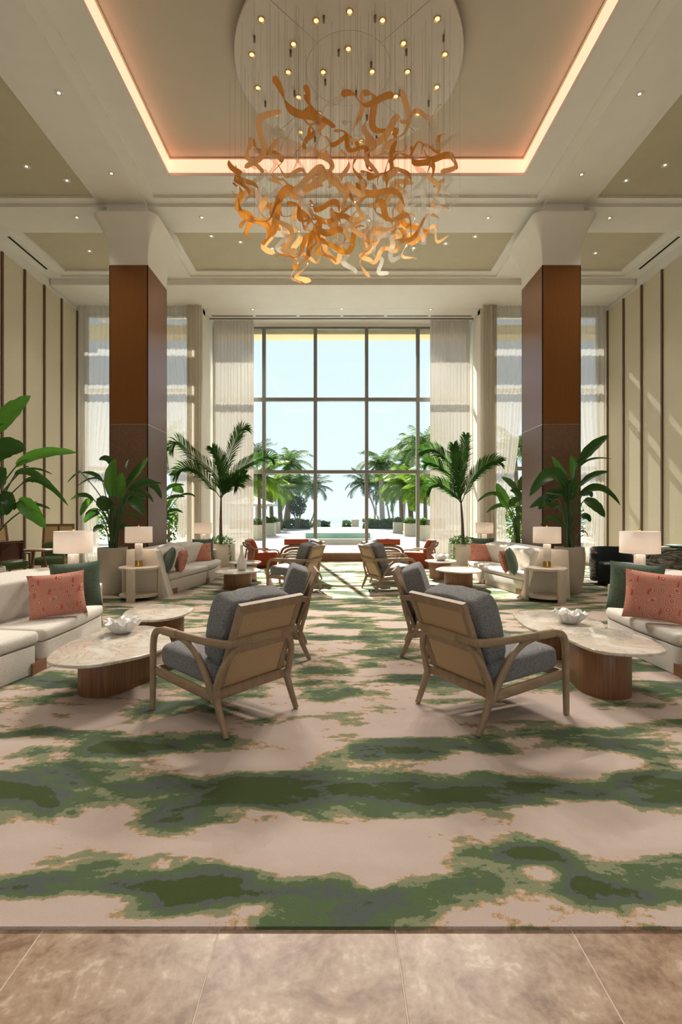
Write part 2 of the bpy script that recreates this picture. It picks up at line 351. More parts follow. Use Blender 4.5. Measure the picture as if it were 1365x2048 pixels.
simple('brass', (.62, .38, .11), .2, 1.0, var=.1, vscale=20)
simple('gold_rim', (.55, .40, .22), .3, 1.0)
simple('alabaster', (.78, .74, .70), .25, var=.12, vscale=7)
simple('white_ceramic', (.80, .78, .74), .35, bmp=.15, bscale=30)
simple('coral_white', (.86, .84, .80), .5, bmp=.3, bscale=40)
simple('pot_clay', (.50, .445, .36), .75, var=.05, vscale=5, bmp=.1, bscale=40)
simple('pot_cream', (.68, .63, .54), .7, var=.04)
simple('soil', (.035, .025, .016), .95, bmp=.5, bscale=40)
def leafm(name, c0, c1, tcol, rough=.35, tr=.3, vein=True):
    m, t, b = nm(name); out = t.nodes['Material Output']
    v = mapped(t); n = nd(t, 'TexNoise', i_Scale=5., i_Detail=4.0); lk(t, v, n.inputs[0]); r = ramp(t, [(.3, c0), (.7, c1)]); lk(t, n.outputs[0], r.inputs[0]); lk(t, r.outputs[0], b.inputs['Base Color']); b.inputs['Roughness'].default_value = rough; b.inputs['Specular IOR Level'].default_value = .5 if rough < .4 else .02
    tl = nd(t, 'BsdfTranslucent'); tl.inputs[0].default_value = (*tcol, 1); a = nd(t, 'MixShader'); a.inputs[0].default_value = tr; lk(t, b.outputs[0], a.inputs[1]); lk(t, tl.outputs[0], a.inputs[2]); lk(t, a.outputs[0], out.inputs[0])
leafm('leaf_dark', (.012, .042, .010), (.025, .078, .017), (.07, .20, .025), .3, .25)
leafm('leaf_fresh', (.035, .13, .018), (.06, .19, .03), (.16, .42, .04))
leafm('palm_leaf', (.02, .06, .014), (.04, .10, .025), (.08, .2, .03), .45)
leafm('palm_out', (.035, .075, .022), (.065, .12, .035), (.11, .2, .04), .5, .3)
leafm('palm_lime', (.055, .11, .012), (.10, .17, .02), (.16, .26, .02), .5, .3)
leafm('hedge_leaf', (.025, .06, .014), (.065, .11, .025), (.09, .18, .03), .5)
leafm('bluegreen_leaf', (.03, .065, .04), (.055, .10, .055), (.08, .15, .05), .5)
simple('stem_green', (.05, .11, .03), .5, var=.2)
simple('trunk_brown', (.13, .085, .05), .85, var=.25, vscale=9, bmp=.4, bscale=20)
simple('trunk_grey', (.30, .27, .23), .85, var=.2, vscale=5, bmp=.4, bscale=12)
simple('stone_pale', (.30, .28, .245), .8, var=.06, vscale=2, bmp=.05)
simple('planter_stone', (.42, .375, .28), .8, var=.04)
simple('overhang_paint', (.80, .66, .38), .8)
m, t, b = nm('pool_water'); b.inputs['Base Color'].default_value = (.55, .76, .78, 1); b.inputs['Roughness'].default_value = .05; n = nd(t, 'TexNoise', i_Scale=3., i_Detail=3.0); lk(t, mapped(t), n.inputs[0]); bump(t, b, n.outputs[0], .08, .05)
m, t, b = nm('sea_water'); b.inputs['Base Color'].default_value = (.06, .13, .16, 1); b.inputs['Roughness'].default_value = .1; n = nd(t, 'TexNoise', i_Scale=.4, i_Detail=4.0); lk(t, mapped(t, (.3, 1, 1)), n.inputs[0]); bump(t, b, n.outputs[0], .05, .2)
simple('pool_glass', (.17, .34, .27), .15, var=.2, vscale=2)
simple('parasol_cloth', (.5, .5, .48), .8)
simple('black_slot', (.01, .01, .01), .9)
emit('fascia_glow', (1.0, .47, .31), .88)  # glow given to the coffer fascia itself, in place of a hidden light
emit('bulb_warm', (1.0, .58, .30), 1.1)
emit('downlight_lens', (1.0, .82, .60), 3.0)
# ------------------------------------------------------------------ the room
XL, XR, CX = -7.2, 7.48, 0.15
YB, YS, YW = -6.0, 13.9, 15.0            # rear wall, side-window wall, bay-window wall
ZB, ZM, ZR = 7.3, 7.35, 7.4              # beam underside, step, recess
ZS = 7.15                                # soffit over the windows
BX0, BX1 = -3.74, 3.98                   # window bay
CLX, CRX, CY0, CY1 = (-4.38, -3.64), (3.94, 4.68), 9.6, 10.67
# floor
fl = MB().box(XL - .3, XR + .3, YB - .3, 15.3, -.3, -.0015).build('floor', 'grout'); tag(fl, kind='structure')
TW = .595; tile_me = MB()
tile_me.prism(rrect(0, 0, TW / 2 - .0018, TW / 2 - .0018, .004, 1), -.02, 0.0, .0015)
tme = tile_me.mesh('tile', 'travertine')
for j in range(5):
    for i in range(-7, 9):
        inst('tile', tme, fl, (-.1015 + TW * i, 1.40 - TW * j + .1, 0), (0, 0, R(180) * ((i + j) % 2)))
mbt = MB(); mbt.box(XL - .3, XR + .3, YB - .3, 1.40 - TW * 4.5 + .1, -.02, 0); mbt.build('rear_paving', 'travertine', fl)
cp = MB().box(XL, XR, 1.687, YS, .0005, .012).box(BX0, BX1, YS, YW - .06, .0005, .012).build('carpet', 'carpet')
tag(cp, 'wall-to-wall green and pink mottled carpet with ragged bands', 'carpet')
# walls
def wall_side(name, x, s):
    wl = MB().box(min(x, x + s * .3), max(x, x + s * .3), YB, YS + .2, -.02, 8.2).build(name, 'plaster'); tag(wl, kind='structure')
    k = 0; y = 13.76
    me = MB().box(-.012, .012, -.365, .365, 0, 6.92).mesh('panel', 'wallcover')
    mb_ = MB().prism(rrect(0, 0, .03, .028, .006, 2), 0, 6.96).mesh('batten', 'batten_wood')
    while y > 0:
        inst('batten', mb_, wl, (x - s * .03, y, .06)); inst('panel', me, wl, (x - s * .012, y - .385, .1)); y -= .77
    inst('panel', MB().box(-.012, .012, -.07, .05, 0, 6.92).mesh('panel', 'wallcover'), wl, (x - s * .012, 13.85, .1))
    bb = MB().box(x - s * .02 if s > 0 else x, x if s > 0 else x - s * .02, YB, 13.9, 0, .1).build('baseboard_left' if s < 0 else 'baseboard_right', 'batten_wood'); tag(bb, kind='structure')
    return wl
wall_side('wall_left', XL, -1); wall_side('wall_right', XR, 1)
# wall between side windows and bay (returns of the bay), lintels
fw = MB()
fw.box(BX0 - .06, BX0, YS, YW + .3, -.02, 8.2); fw.box(BX1, BX1 + .06, YS, YW + .3, -.02, 8.2)
for a, b_ in ((XL, XL + .12), (BX0 - .16, BX0 - .061), (BX1 + .061, BX1 + .16), (XR - .12, XR)): fw.box(a, b_, YS, YS + .25, -.02, 8.2)
fw.box(XL, BX0, YS + .02, YS + .25, 7.02, 8.2); fw.box(BX1, XR, YS + .02, YS + .25, 7.02, 8.2); fw.box(BX0, BX1, YW, YW + .25, 7.06, 8.2)
tag(fw.build('wall_window', 'plaster'), kind='structure')
rw = MB().box(XL, XR, YB - .3, YB, 3.6, 8.2).box(XL, -4.4, YB - .3, YB, -.02, 3.6).box(4.7, XR, YB - .3, YB, -.02, 3.6)  # unseen wall behind the camera; opening added to let in frontal sky fill
tag(rw.build('wall_rear', 'plaster'), kind='structure')
# ------------------------------------------------------------------ ceiling
ce = MB(); T = 8.3
HX0, HX1, HY0, HY1 = -2.98, 3.31, .6, 8.85   # coffer opening
# main slab at ZR with coffer hole (thickness up to T)
ce.box(XL, HX0, YB, 15.3, ZR, T).box(HX1, XR, YB, 15.3, ZR, T).box(HX0, HX1, YB, HY0, ZR, T).box(HX0, HX1, HY1, 15.3, ZR, T)
ce.box(HX0 - .02, HX1 + .02, HY0 - .02, HY1 + .02, 8.2, T)
# beams (underside ZB) and stepped mouldings
bays = [(CLX[1], CRX[0], YB, CY0 - .02), (XL + .35, CLX[0], YB, CY0 - .02), (CRX[1], XR - .35, YB, CY0 - .02),
        (CLX[1], CRX[0], 10.35, 12.4), (XL + .35, CLX[0], 10.35, 12.4), (CRX[1], XR - .35, 10.35, 12.4)]
ce.box(CLX[0], CLX[1], YB, 12.5, ZB + .001, ZR + .05).box(CRX[0], CRX[1], YB, 12.5, ZB + .001, ZR + .05).box(XL, XR, CY0 - .02, 10.35, ZB, ZR + .06)
ce.box(XL, XL + .35, YB, 15.3, ZB + .002, ZR + .04).box(XR - .35, XR, YB, 15.3, ZB + .002, ZR + .04).box(XL, XR, 12.4, 12.55, ZB + .003, ZR + .03)
for (a, b_, c, d) in bays:
    w_ = .19
    e_ = .004; ce.box(a - e_, a + w_, c, d, ZM, ZR + .02).box(b_ - w_, b_ + e_, c, d, ZM, ZR + .02).box(a - e_ / 2, b_ + e_ / 2, d - w_, d + e_, ZM + .001, ZR + .025).box(a - e_ / 2, b_ + e_ / 2, c - e_, c + w_, ZM + .001, ZR + .025)
ce.box(XL + .02, XR - .02, 12.5, YS + .02, ZS, ZR + .01).box(BX0, BX1, YS + .03, 15.3, ZS + .001, ZR + .012)
ceil = ce.build('ceiling', 'plaster'); tag(ceil, kind='structure')
MB().box(HX0 + .035, HX1 - .035, HY0 + .035, HY1 - .035, 7.71, 7.76).build('coffer_panel', 'coffer_paint', ceil)
for (a, b_, c, d) in bays[1:]:
    MB().box(a + .19, b_ - .19, c + .19, d - .19, ZR - .006, ZR + .01).build('olive_panel', 'olive_paper', ceil)
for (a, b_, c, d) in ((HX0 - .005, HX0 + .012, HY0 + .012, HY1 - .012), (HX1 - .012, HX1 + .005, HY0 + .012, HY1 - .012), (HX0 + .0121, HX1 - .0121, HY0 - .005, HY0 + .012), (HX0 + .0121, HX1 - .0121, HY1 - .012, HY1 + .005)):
    MB().box(a, b_, c, d, ZR + .06, 7.685).build('glowing_fascia', 'fascia_glow', ceil)  # emissive fascia face stands in for cove light falling on it
for (a, b_, c, d) in ((HX0, HX0 + .034, HY0, HY1), (HX1 - .034, HX1, HY0, HY1), (HX0 + .034, HX1 - .034, HY0, HY0 + .034), (HX0 + .034, HX1 - .034, HY1 - .034, HY1)):
    MB().box(a, b_, c, d, 7.69, 7.735).build('shadow_gap_strip', 'olive_paper', ceil)  # darker olive strip coloured in for the shadow gap above the fascia
# slot vents
for i in range(6):
    x0 = BX0 + .12 + i * 1.265
    MB().box(x0, x0 + 1.18, 14.42, 14.47, ZS - .003, ZS + .01).build('slot_vent', 'black_slot', ceil)
MB().box(XL + .20, XL + .25, 10.6, 12.0, ZB - .003, ZB + .01).build('slot_vent', 'black_slot', ceil)
MB().box(XR - .25, XR - .20, 10.6, 12.0, ZB - .003, ZB + .01).build('slot_vent', 'black_slot', ceil)
# curtain track pocket
MB().box(BX0, BX1, 14.60, 14.64, ZS - .03, ZS).build('curtain_track', 'window_metal', ceil)
# ------------------------------------------------------------------ downlights
dl_ring = MB().lathe([(.035, 0), (.06, -.006), (.062, 0)], 20, cap0=False, cap1=False).mesh('trim_ring', 'plaster', True)
dl_cup = MB().lathe([(.0, -.0015), (.036, -.0015)], 16, cap0=False, cap1=False).mesh('baffle', 'steel', True)
dl_lens = MB().lathe([(.0, -.008), (.014, -.007), (.023, -.002)], 12, cap0=False, cap1=False).mesh('lens', 'downlight_lens', True)
spot_data = {}
def spot(e, ang=R(85), col=(1.0, .93, .84)):
    k = (e, ang, col)
    if k not in spot_data:
        L = bpy.data.lights.new('downlight_lamp', 'SPOT'); L.energy = e; L.spot_size = ang; L.spot_blend = .8; L.color = col; L.shadow_soft_size = .05; spot_data[k] = L
    return spot_data[k]
def downlight(x, y, z, label, e=60, group='recessed ceiling downlights', aim=None):
    t = thing('downlight', label, 'downlight', (x, y, z), 0, group)
    inst('trim_ring', dl_ring, t); inst('baffle', dl_cup, t); inst('lens', dl_lens, t)
    if e:
        l = bpy.data.objects.new('downlight_lamp', spot(e, R(60)) if aim else spot(e)); COL.objects.link(l); l.parent = t; l.location = (0, 0, -.02)
        if aim: l.rotation_euler = (Vector(aim) - Vector((x, y, z))).to_track_quat('-Z', 'Y').to_euler()
    return t
def dpx(px, py, z):
    d = (z - EYE) * F / (VY - py); return ((px - VX) * d / F, d, z)
DE = 55; DN = 70; DA = 620
for px, py, z, lab in [
    (53, 333, ZR - .006, 'small round downlight in the left olive ceiling bay, nearer the wall'), (134, 361, ZR - .006, 'small round downlight in the left olive ceiling bay, nearer the beam'),
    (118, 186, ZB, 'downlight in the left ceiling beam, nearest the top left corner'), (223, 347, ZB, 'downlight in the ceiling beam just before the left column'),
    (1280, 188, ZB, 'downlight in the right ceiling beam, nearest the top right corner'), (1164, 349, ZB, 'downlight in the ceiling beam just before the right column'),
    (1253, 361, ZR - .006, 'small round downlight in the right olive ceiling bay, nearer the beam'), (1331, 330, ZR - .006, 'small round downlight in the right olive ceiling bay, nearer the wall'),
    (154, 435, ZB, 'downlight in the cross beam left of the left column'), (404, 435, ZB, 'downlight in the cross beam just right of the left column'),
    (977, 436, ZB, 'downlight in the cross beam just left of the right column'), (1220, 436, ZB, 'downlight in the cross beam right of the right column'),
    (423, 472, ZR - .006, 'left of three downlights in the far olive panel, left half'), (481, 484, ZR - .006, 'middle of three downlights in the far olive panel, left half'), (545, 497, ZR - .006, 'right of three downlights in the far olive panel, left half'),
    (828, 496, ZR - .006, 'left of three downlights in the far olive panel, right half'), (892, 487, ZR - .006, 'middle of three downlights in the far olive panel, right half'), (951, 473, ZR - .006, 'right of three downlights in the far olive panel, right half'),
    (179, 502, ZR - .006, 'downlight in the small olive panel behind the left column'), (1192, 506, ZR - .006, 'downlight in the small olive panel behind the right column'),
    (506, 619, ZS, 'left of three downlights in the window soffit'), (684, 618, ZS, 'middle of three downlights in the window soffit'), (862, 619, ZS, 'right of three downlights in the window soffit')]:
    x, y, zz = dpx(px, py, z); ac_ = 'of three downlights in the far olive' in lab; downlight(x, y, zz, lab, DA if ac_ else DE, aim=(.1 + x * .25, 4.0, 0) if ac_ else None)
for x, y in [(-6.2, 3.2), (-5.2, 3.2), (-6.2, .2), (-5.2, .2), (6.5, 3.2), (5.5, 3.2), (6.5, .2), (5.5, .2)]:  # unseen downlights added as fill over the near side bays
    downlight(x, y, ZR - .006, 'added fill downlight in an olive ceiling bay beside the near seating, unseen above the frame', DE)
for x, y in [(-3.3, .0), (-3.3, 2.6), (-3.3, 5.2), (3.6, .0), (3.6, 2.6), (3.6, 5.2), (-1.5, -.8), (.15, -.8), (1.8, -.8), (-1.5, -3), (.15, -3), (1.8, -3)]:  # more added fill lamps, out of view overhead and behind the camera
    downlight(x, y, ZR, 'added fill downlight in the ceiling border round the coffer, unseen beyond the picture top', DN)
# ------------------------------------------------------------------ columns
def column(x0, x1, label):
    cx = (x0 + x1) / 2; cy = (CY0 + CY1) / 2; hx = (x1 - x0) / 2; hy = (CY1 - CY0) / 2
    t = thing('column', label, 'column', (cx, cy, 0), 0, 'lobby columns')
    z0, z1, z2 = .0, 3.14, 6.2
    MB().box(-hx + .012, hx - .012, -hy + .012, hy - .012, 0, 6.25).build('core', 'batten_wood', t)
    for sx_, sy_, nmx in ((0, -1, ''), (0, 1, ''), (-1, 0, ''), (1, 0, '')):
        for a, b_, mat, nme in ((z0, z1 - .004, 'woven_wood', 'woven_panel'), (z1 + .004, z2, 'veneer', 'veneer_panel')):
            if sx_ == 0: mb = MB().box(-hx, hx, sy_ * hy - (.014 if sy_ > 0 else 0), sy_ * hy + (.014 if sy_ < 0 else 0), a, b_)
            else: mb = MB().box(sx_ * hx - (.014 if sx_ > 0 else 0), sx_ * hx + (.014 if sx_ < 0 else 0), -hy, hy, a, b_)
            mb.build(nme, mat, t)
    MB().box(-hx - .003, hx + .003, -hy - .003, hy + .003, z1 - .006, z1 + .006).build('joint_strip', 'gold_rim', t)
    prof = [(0, 0), (.12, .002), (.25, .008), (.38, .022), (.5, .045), (.62, .082), (.72, .12), (.82, .168), (.9, .212), (.95, .240), (.98, .250), (.995, .246), (1.0, .22)]
    rs = []
    for tt, f in prof:
        z = z2 + (7.10 - z2) * tt
        rs.append([(p[0], p[1], z) for p in rrect(0, 0, hx + f, hy + f, .004 + f * .75, 6)])
    MB().rings(rs).build('capital', 'plaster', t, True, 50)
    MB().box(-hx, hx, -hy - .12, hy + .1, 7.10, ZB).build('neck_block', 'plaster', t)
    return t
column(CLX[0], CLX[1], 'left tall brown veneer column with woven lower panel and white flared capital')
column(CRX[0], CRX[1], 'right tall brown veneer column with woven lower panel and white flared capital')
# ------------------------------------------------------------------ windows
def window(name, xs, y, zs, mw=.07, label=None):
    z_lo, z_hi = zs[0], zs[-1]
    fr = MB().box(xs[0], xs[-1], y, y + .2, 0, z_lo).build(name, 'sill_wood'); tag(fr, kind='structure')
    MB().box(xs[0], xs[-1], y - .03, y + .25, z_lo - .03, z_lo + .012).build('sill_cap', 'stone_pale', fr)
    for x in xs: MB().box(x - mw / 2, x + mw / 2, y + .02, y + .17, z_lo, z_hi).build('mullion', 'window_metal', fr)
    for z in zs[1:]: 
        for a, b_ in zip(xs[:-1], xs[1:]): MB().box(a + mw / 2, b_ - mw / 2, y + .03, y + .16, z - .05, z + .05).build('transom', 'window_metal', fr)
    for a, b_ in zip(xs[:-1], xs[1:]):
        for c, d in zip(zs[:-1], zs[1:]):
            MB().box(a + mw / 2, b_ - mw / 2, y + .09, y + .098, c + (.05 if c > z_lo else 0), d - .05).build('pane', 'window_glass', fr)
    return fr
window('window_1', [BX0 + .02, -2.21, -.66, .885, 2.43, BX1 - .02], YW, [.26, 2.70, 4.88, 7.05], .10)
window('window_2', [XL + .14, -5.45, BX0 - .16], YS + .02, [.26, 2.70, 4.88, 7.0], .12)
window('window_3', [BX1 + .16, 5.75, XR - .14], YS + .02, [.26, 2.70, 4.88, 7.0], .12)
# ------------------------------------------------------------------ curtains
def curtain(name, label, y, z0, z1, xfun, mat, folds, amp=.05, group=None, seed=1, nz=26):
    rnd = random.Random(seed); ph = [rnd.uniform(0, 6.28) for _ in range(6)]
    nx = folds * 10; rows = []
    for k in range(nz + 1):
        z = z0 + (z1 - z0) * k / nz; a, b_ = xfun(z); row = []
        wfac = min(1.0, (b_ - a) / max(.01, (xfun(z1)[1] - xfun(z1)[0])))
        for i in range(nx + 1):
            u = i / nx
            s = math.sin(2 * math.pi * folds * u + ph[0] + .5 * math.sin(u * 9 + ph[2])) + .45 * math.sin(2 * math.pi * folds * .37 * u + ph[1] + z * .12)
            am = amp * (1.0 if k > 1 else 1.15) * (.8 + .2 * math.sin(z * .9 + ph[3]))
            row.append(Vector((a + (b_ - a) * u + .010 * math.sin(u * 17 + z * .3), y + am * s * (.75 + .6 * (1 - wfac)), z)))
        rows.append(row)
    mb = MB().rings(rows, False, False, False)
    return tag(mb.build(name, mat, None, True), label, 'curtain', group)
curtain('curtain', 'ivory sheer curtain at the left side of the big bay window', 14.72, .03, ZS - .01, lambda z: (BX0 + .08, -2.46), 'sheer_cloth', 12, .034, 'bay window curtains', 3)
curtain('curtain', 'ivory sheer curtain at the right side of the big bay window', 14.72, .03, ZS - .01, lambda z: (2.73, BX1 - .08), 'sheer_cloth', 12, .034, 'bay window curtains', 4)
def tied(xfix, xopen, xtie, ztie=1.55):
    def f(z):
        if z > ztie: k = ((z - ztie) / (ZS - ztie)); e = xtie + (xopen - xtie) * k ** .55
        else: k = (ztie - z) / ztie; e = xtie + (xopen - xtie) * .16 * k
        return (min(xfix, e), max(xfix, e))
    return f
for nm_, fx, op, ti, lab, sd in (('curtain', -7.1, -5.6, -6.6, 'tied-back sheer curtain between left wall and left column', 5), ('curtain', -3.98, -5.0, -4.35, 'tied-back sheer curtain just right of left column', 6),
                            ('curtain', 4.22, 5.3, 4.62, 'tied-back sheer curtain just left of right column', 7), ('curtain', 7.38, 5.9, 6.85, 'tied-back sheer curtain between right column and right wall', 8)):
    curtain(nm_, lab, 13.72, .03, ZS - .01, tied(fx, op, ti), 'sheer_thin', 9, .032, 'side window curtains', sd)
curtain('drape', 'beige drape hanging at the left corner of the bay', 13.66, .03, ZS - .01, lambda z: (-4.12, -3.72), 'drape_cloth', 5, .045, 'corner drapes', 9)
curtain('drape', 'beige drape hanging at the right corner of the bay', 13.66, .03, ZS - .01, lambda z: (3.96, 4.36), 'drape_cloth', 5, .045, 'corner drapes', 10)
# ------------------------------------------------------------------ armchairs (oak frame, cane back, grey cushions)
def make_armchair():
    t = thing('armchair', 'x', 'armchair', (0, 0, 0), 0, 'oak and cane armchairs')
    Z = Vector((0, 0, 1))
    for s in (-1, 1):
        p = crom([(s * .335, .37, 0), (s * .335, .365, .25), (s * .335, .36, .47), (s * .335, .325, .555), (s * .335, .24, .578)], 6)
        MB().sweep(p, .019, .024, (1, 0, 0), 10, lambda u: .85 + .15 * min(1, u * 2.5)).build('leg', 'oak', t, True, 60)
        a = MB().sweep(crom([(s * .335, .245, .578), (s * .337, .0, .578), (s * .335, -.22, .578), (s * .325, -.33, .578)], 5), .020, .025, (1, 0, 0), 10).build('arm', 'oak', t, True, 60)
        MB().sweep([(s * .335, .235, .579), (s * .336, .16, .578), (s * .337, .07, .578)], .0225, .0285, (1, 0, 0), 10).build('cord_wrap', 'cord', a, True, 60)
        MB().sweep([(s * .315, -.42, 0), (s * .315, -.365, .12), (s * .315, -.315, .245)], .019, .025, (1, 0, 0), 10, lambda u: .75 + .3 * u).build('leg', 'oak', t, True, 60)
        MB().sweep(crom([(s * .322, -.31, .20), (s * .328, -.25, .33), (s * .332, -.15, .47), (s * .335, -.04, .545), (s * .336, .08, .572)], 6), .018, .022, (1, 0, 0), 10).build('side_brace', 'oak', t, True, 60)
        MB().sweep(crom([(s * .318, -.325, .20), (s * .325, -.345, .32), (s * .30, -.385, .44), (s * .235, -.412, .535), (s * .13, -.425, .566)], 6), .018, .022, (0, 1, 0), 10).build('back_brace', 'oak', t, True, 60)
        MB().sweep([(s * .315, .36, .275), (s * .315, .05, .25), (s * .315, -.31, .225)], .016, .034, (1, 0, 0), 10).build('seat_rail', 'oak', t, True, 60)
    rr = MB().sweep(crom([(-.325, -.32, .578), (-.318, -.385, .578), (-.285, -.418, .578), (-.15, -.428, .580), (.15, -.428, .580), (.285, -.418, .578), (.318, -.385, .578), (.325, -.32, .578)], 5), .0255, .020, (0, 0, 1), 10).build('rear_rail', 'oak', t, True, 60)
    MB().sweep([(-.13, -.428, .578), (0, -.429, .578), (.13, -.428, .578)], .030, .0235, (0, 0, 1), 10).build('cord_wrap', 'cord', rr, True, 60)
    MB().sweep([(-.315, .36, .275), (.315, .36, .275)], .032, .016, (0, 0, 1), 10).build('front_rail', 'oak', t, True, 60)
    MB().sweep([(-.315, -.30, .235), (.315, -.30, .235)], .034, .018, (0, 0, 1), 10).build('back_rail', 'oak', t, True, 60)
    # back frame, leaning 22 degrees
    B = Matrix.Translation((0, -.275, .24)) @ Matrix.Rotation(R(21.5), 4, 'X')
    fr = MB(); H = .635
    for s in (-1, 1):
        fr.box(s * .285 - (.045 if s > 0 else 0), s * .285 + (.045 if s < 0 else 0), -.016, .016, 0, H, B)
    fr.box(-.2399, .2399, -.0158, .0158, H - .065, H - .0001, B); fr.box(-.2399, .2399, -.0155, .0155, .28, .345, B)
    fr.build('back_frame', 'oak', t)
    MB().box(-.242, .242, -.008, .008, .34, H - .06, B).build('cane_panel', 'cane', t)
    MB().box(-.242, .242, -.008, .008, .01, .285, B).build('cane_panel', 'cane', t)
    MB().sbox((0, .04, .365), (.305, .335, .085), .28, 28, 16, Matrix.Rotation(R(3.5), 3, 'X')).build('seat_cushion', 'grey_boucle', t, True)
    q = MB().sbox((0, -.262, .635), (.285, .095, .245), .22, 36, 20, Matrix.Rotation(R(20), 3, 'X'))
    rnd = random.Random(4)
    q.v = [(v[0] * (1 + .04 * math.sin(v[2] * 11)), v[1] + .008 * math.sin(v[0] * 23 + v[2] * 9), v[2] + .005 * math.sin(v[0] * 19 + 1)) for v in q.v]
    q.build('back_cushion', 'grey_boucle', t, True)
    return t
ac = make_armchair()
def place(o, x, y, fx, fy, label, group=None):
    o.location = (x, y, .017); o.rotation_euler = (0, 0, math.atan2(-fx, fy)); o['label'] = label
    if group: o['group'] = group
first = True
for x, y, fx, fy, lab in [(-.82, 3.60, -.78, .62, 'nearest left oak armchair, cane back to the viewer, grey cushions'),
                     (1.11, 3.60, .885, .465, 'nearest right oak armchair, cane back to the viewer, grey cushions'),
                     (-.72, 5.05, -.985, -.12, 'second left oak armchair, seen side-on behind the nearest left one'),
                     (1.10, 5.10, .96, -.2, 'second right oak armchair, seen side-on behind the nearest right one'),
                     (-.80, 9.25, -.93, .36, 'far left oak armchair with its cane back turned, beside the vase table'),
                     (.97, 9.35, .94, .34, 'far right oak armchair with its cane back turned, beside the shell bowl table'),
                     (-.78, 10.55, -.985, .1, 'farthest left oak armchair, mostly hidden behind the far left one'),
                     (1.05, 10.6, .985, .1, 'farthest right oak armchair, mostly hidden behind the far right one')]:
    o = ac if first else copy_tree(ac); first = False; place(o, x, y, fx, fy, lab)
# ------------------------------------------------------------------ coffee tables
def coffee_table(pts, ztop, base, label, dx=0, dy=0):
    cx = sum(p[0] for p in pts) / len(pts); cy = sum(p[1] for p in pts) / len(pts)
    t = thing('coffee_table', label, 'coffee table', (cx + dx, cy + dy, .012), 0, 'marble coffee tables')
    poly = [(p.x, p.y) for p in crom([(p[0] - cx, p[1] - cy, 0) for p in pts], 8, True)]
    MB().prism(poly, ztop - .038, ztop - .012, .009).build('table_top', 'marble', t, True, 40)
    (ax, ay), (bx, by), r = base; a = Vector((ax - cx, ay - cy)); b_ = Vector((bx - cx, by - cy)); u = (b_ - a).normalized(); an = math.atan2(u.y, u.x); pl_ = []
    for j in range(13): q = an + math.pi / 2 + math.pi * j / 12; pl_.append((a.x + r * math.cos(q), a.y + r * math.sin(q)))
    for j in range(13): q = an - math.pi / 2 + math.pi * j / 12; pl_.append((b_.x + r * math.cos(q), b_.y + r * math.sin(q)))
    MB().prism(pl_, 0, ztop - .0385, .004).build('base', 'walnut', t, True, 40)
T1 = [(-2.09, 3.59), (-2.2, 4.1), (-2.06, 4.62), (-1.69, 4.66), (-1.36, 4.1), (-1.39, 3.81), (-1.55, 3.59), (-1.78, 3.455)]
T2 = [(-2.14, 4.985), (-2.2, 5.4), (-2.0, 5.6), (-1.58, 5.42), (-1.53, 5.05), (-1.65, 4.8), (-1.88, 4.76)]
T3 = [(1.93, 4.40), (2.35, 4.44), (2.53, 4.15), (2.47, 3.77), (2.36, 3.64), (2.13, 3.60), (1.92, 3.71), (1.87, 4.04)]
T4 = [(1.9, 5.39), (2.04, 5.54), (2.53, 5.48), (2.66, 5.1), (2.5, 4.7), (2.1, 4.58), (1.83, 4.72)]
B1 = ((-1.85, 3.97), (-1.75, 4.22), .19); B2 = ((-1.9, 5.15), (-1.8, 5.3), .17); B3 = ((2.10, 3.93), (2.13, 4.15), .19); B4 = ((2.15, 4.95), (2.25, 5.2), .17)
coffee_table(T1, .36, B1, 'near left pebble-shaped marble coffee table carrying a white coral bowl')
coffee_table(T2, .405, B2, 'small marble coffee table behind the near left one, empty top')
coffee_table(T3, .40, B3, 'near right pebble-shaped marble coffee table with walnut base')
coffee_table(T4, .33, B4, 'low marble coffee table behind the near right one, with a coral bowl')
coffee_table(T1, .36, B1, 'far left marble coffee table with a white bottle vase', -.10, 5.45)
coffee_table(T2, .41, B2, 'far left small marble coffee table next to the orange chair', -.10, 5.42)
coffee_table([(.3 - a, b_) for a, b_ in T1], .36, ((2.15, 3.97), (2.05, 4.22), .19), 'far right marble coffee table beside the far right sofa', .25, 5.6)
coffee_table([(.3 - a, b_) for a, b_ in T2], .41, ((2.2, 5.15), (2.1, 5.3), .17), 'far right small marble coffee table holding a coral bowl', .10, 5.7)
def coral_bowl(x, y, z, r, label, seed):
    rnd = random.Random(seed); t = thing('coral_bowl', label, 'bowl', (x, y, z), rnd.uniform(0, 3), 'white coral bowls')
    n = 120; ph = [rnd.uniform(0, 6.28) for _ in range(4)]; rs = []
    for k, (rr, zz, am) in enumerate([(0.12, 0.0, 0), (.42, .0, .0), (.58, .14, .06), (.72, .34, .16), (.84, .54, .24), (.94, .68, .28), (.90, .70, .28), (.76, .54, .22), (.62, .36, .14), (.45, .14, .05), (.1, .06, 0)]):
        ring = []
        for j in range(n):
            an = 2 * math.pi * j / n; wv = .7 * math.sin(14 * an + ph[0]) + .6 * math.sin(23 * an + ph[1]) + .3 * math.sin(5 * an + ph[2])
            ring.append((r * (rr + am * .45 * wv) * math.cos(an), r * (rr + am * .45 * wv) * math.sin(an), r * (zz + am * .35 * math.sin(7 * an + ph[3]))))
        rs.append(ring)
    MB().rings(rs).build('ruffled_shell', 'coral_white', t, True)
coral_bowl(-1.90, 4.42, .361, .155, 'white ruffled coral bowl on the near left marble table', 1)
coral_bowl(2.30, 4.95, .331, .16, 'white ruffled coral bowl on the low right marble table', 2)
coral_bowl(2.25, 10.85, .411, .18, 'white ruffled coral bowl on the far right small table', 3)
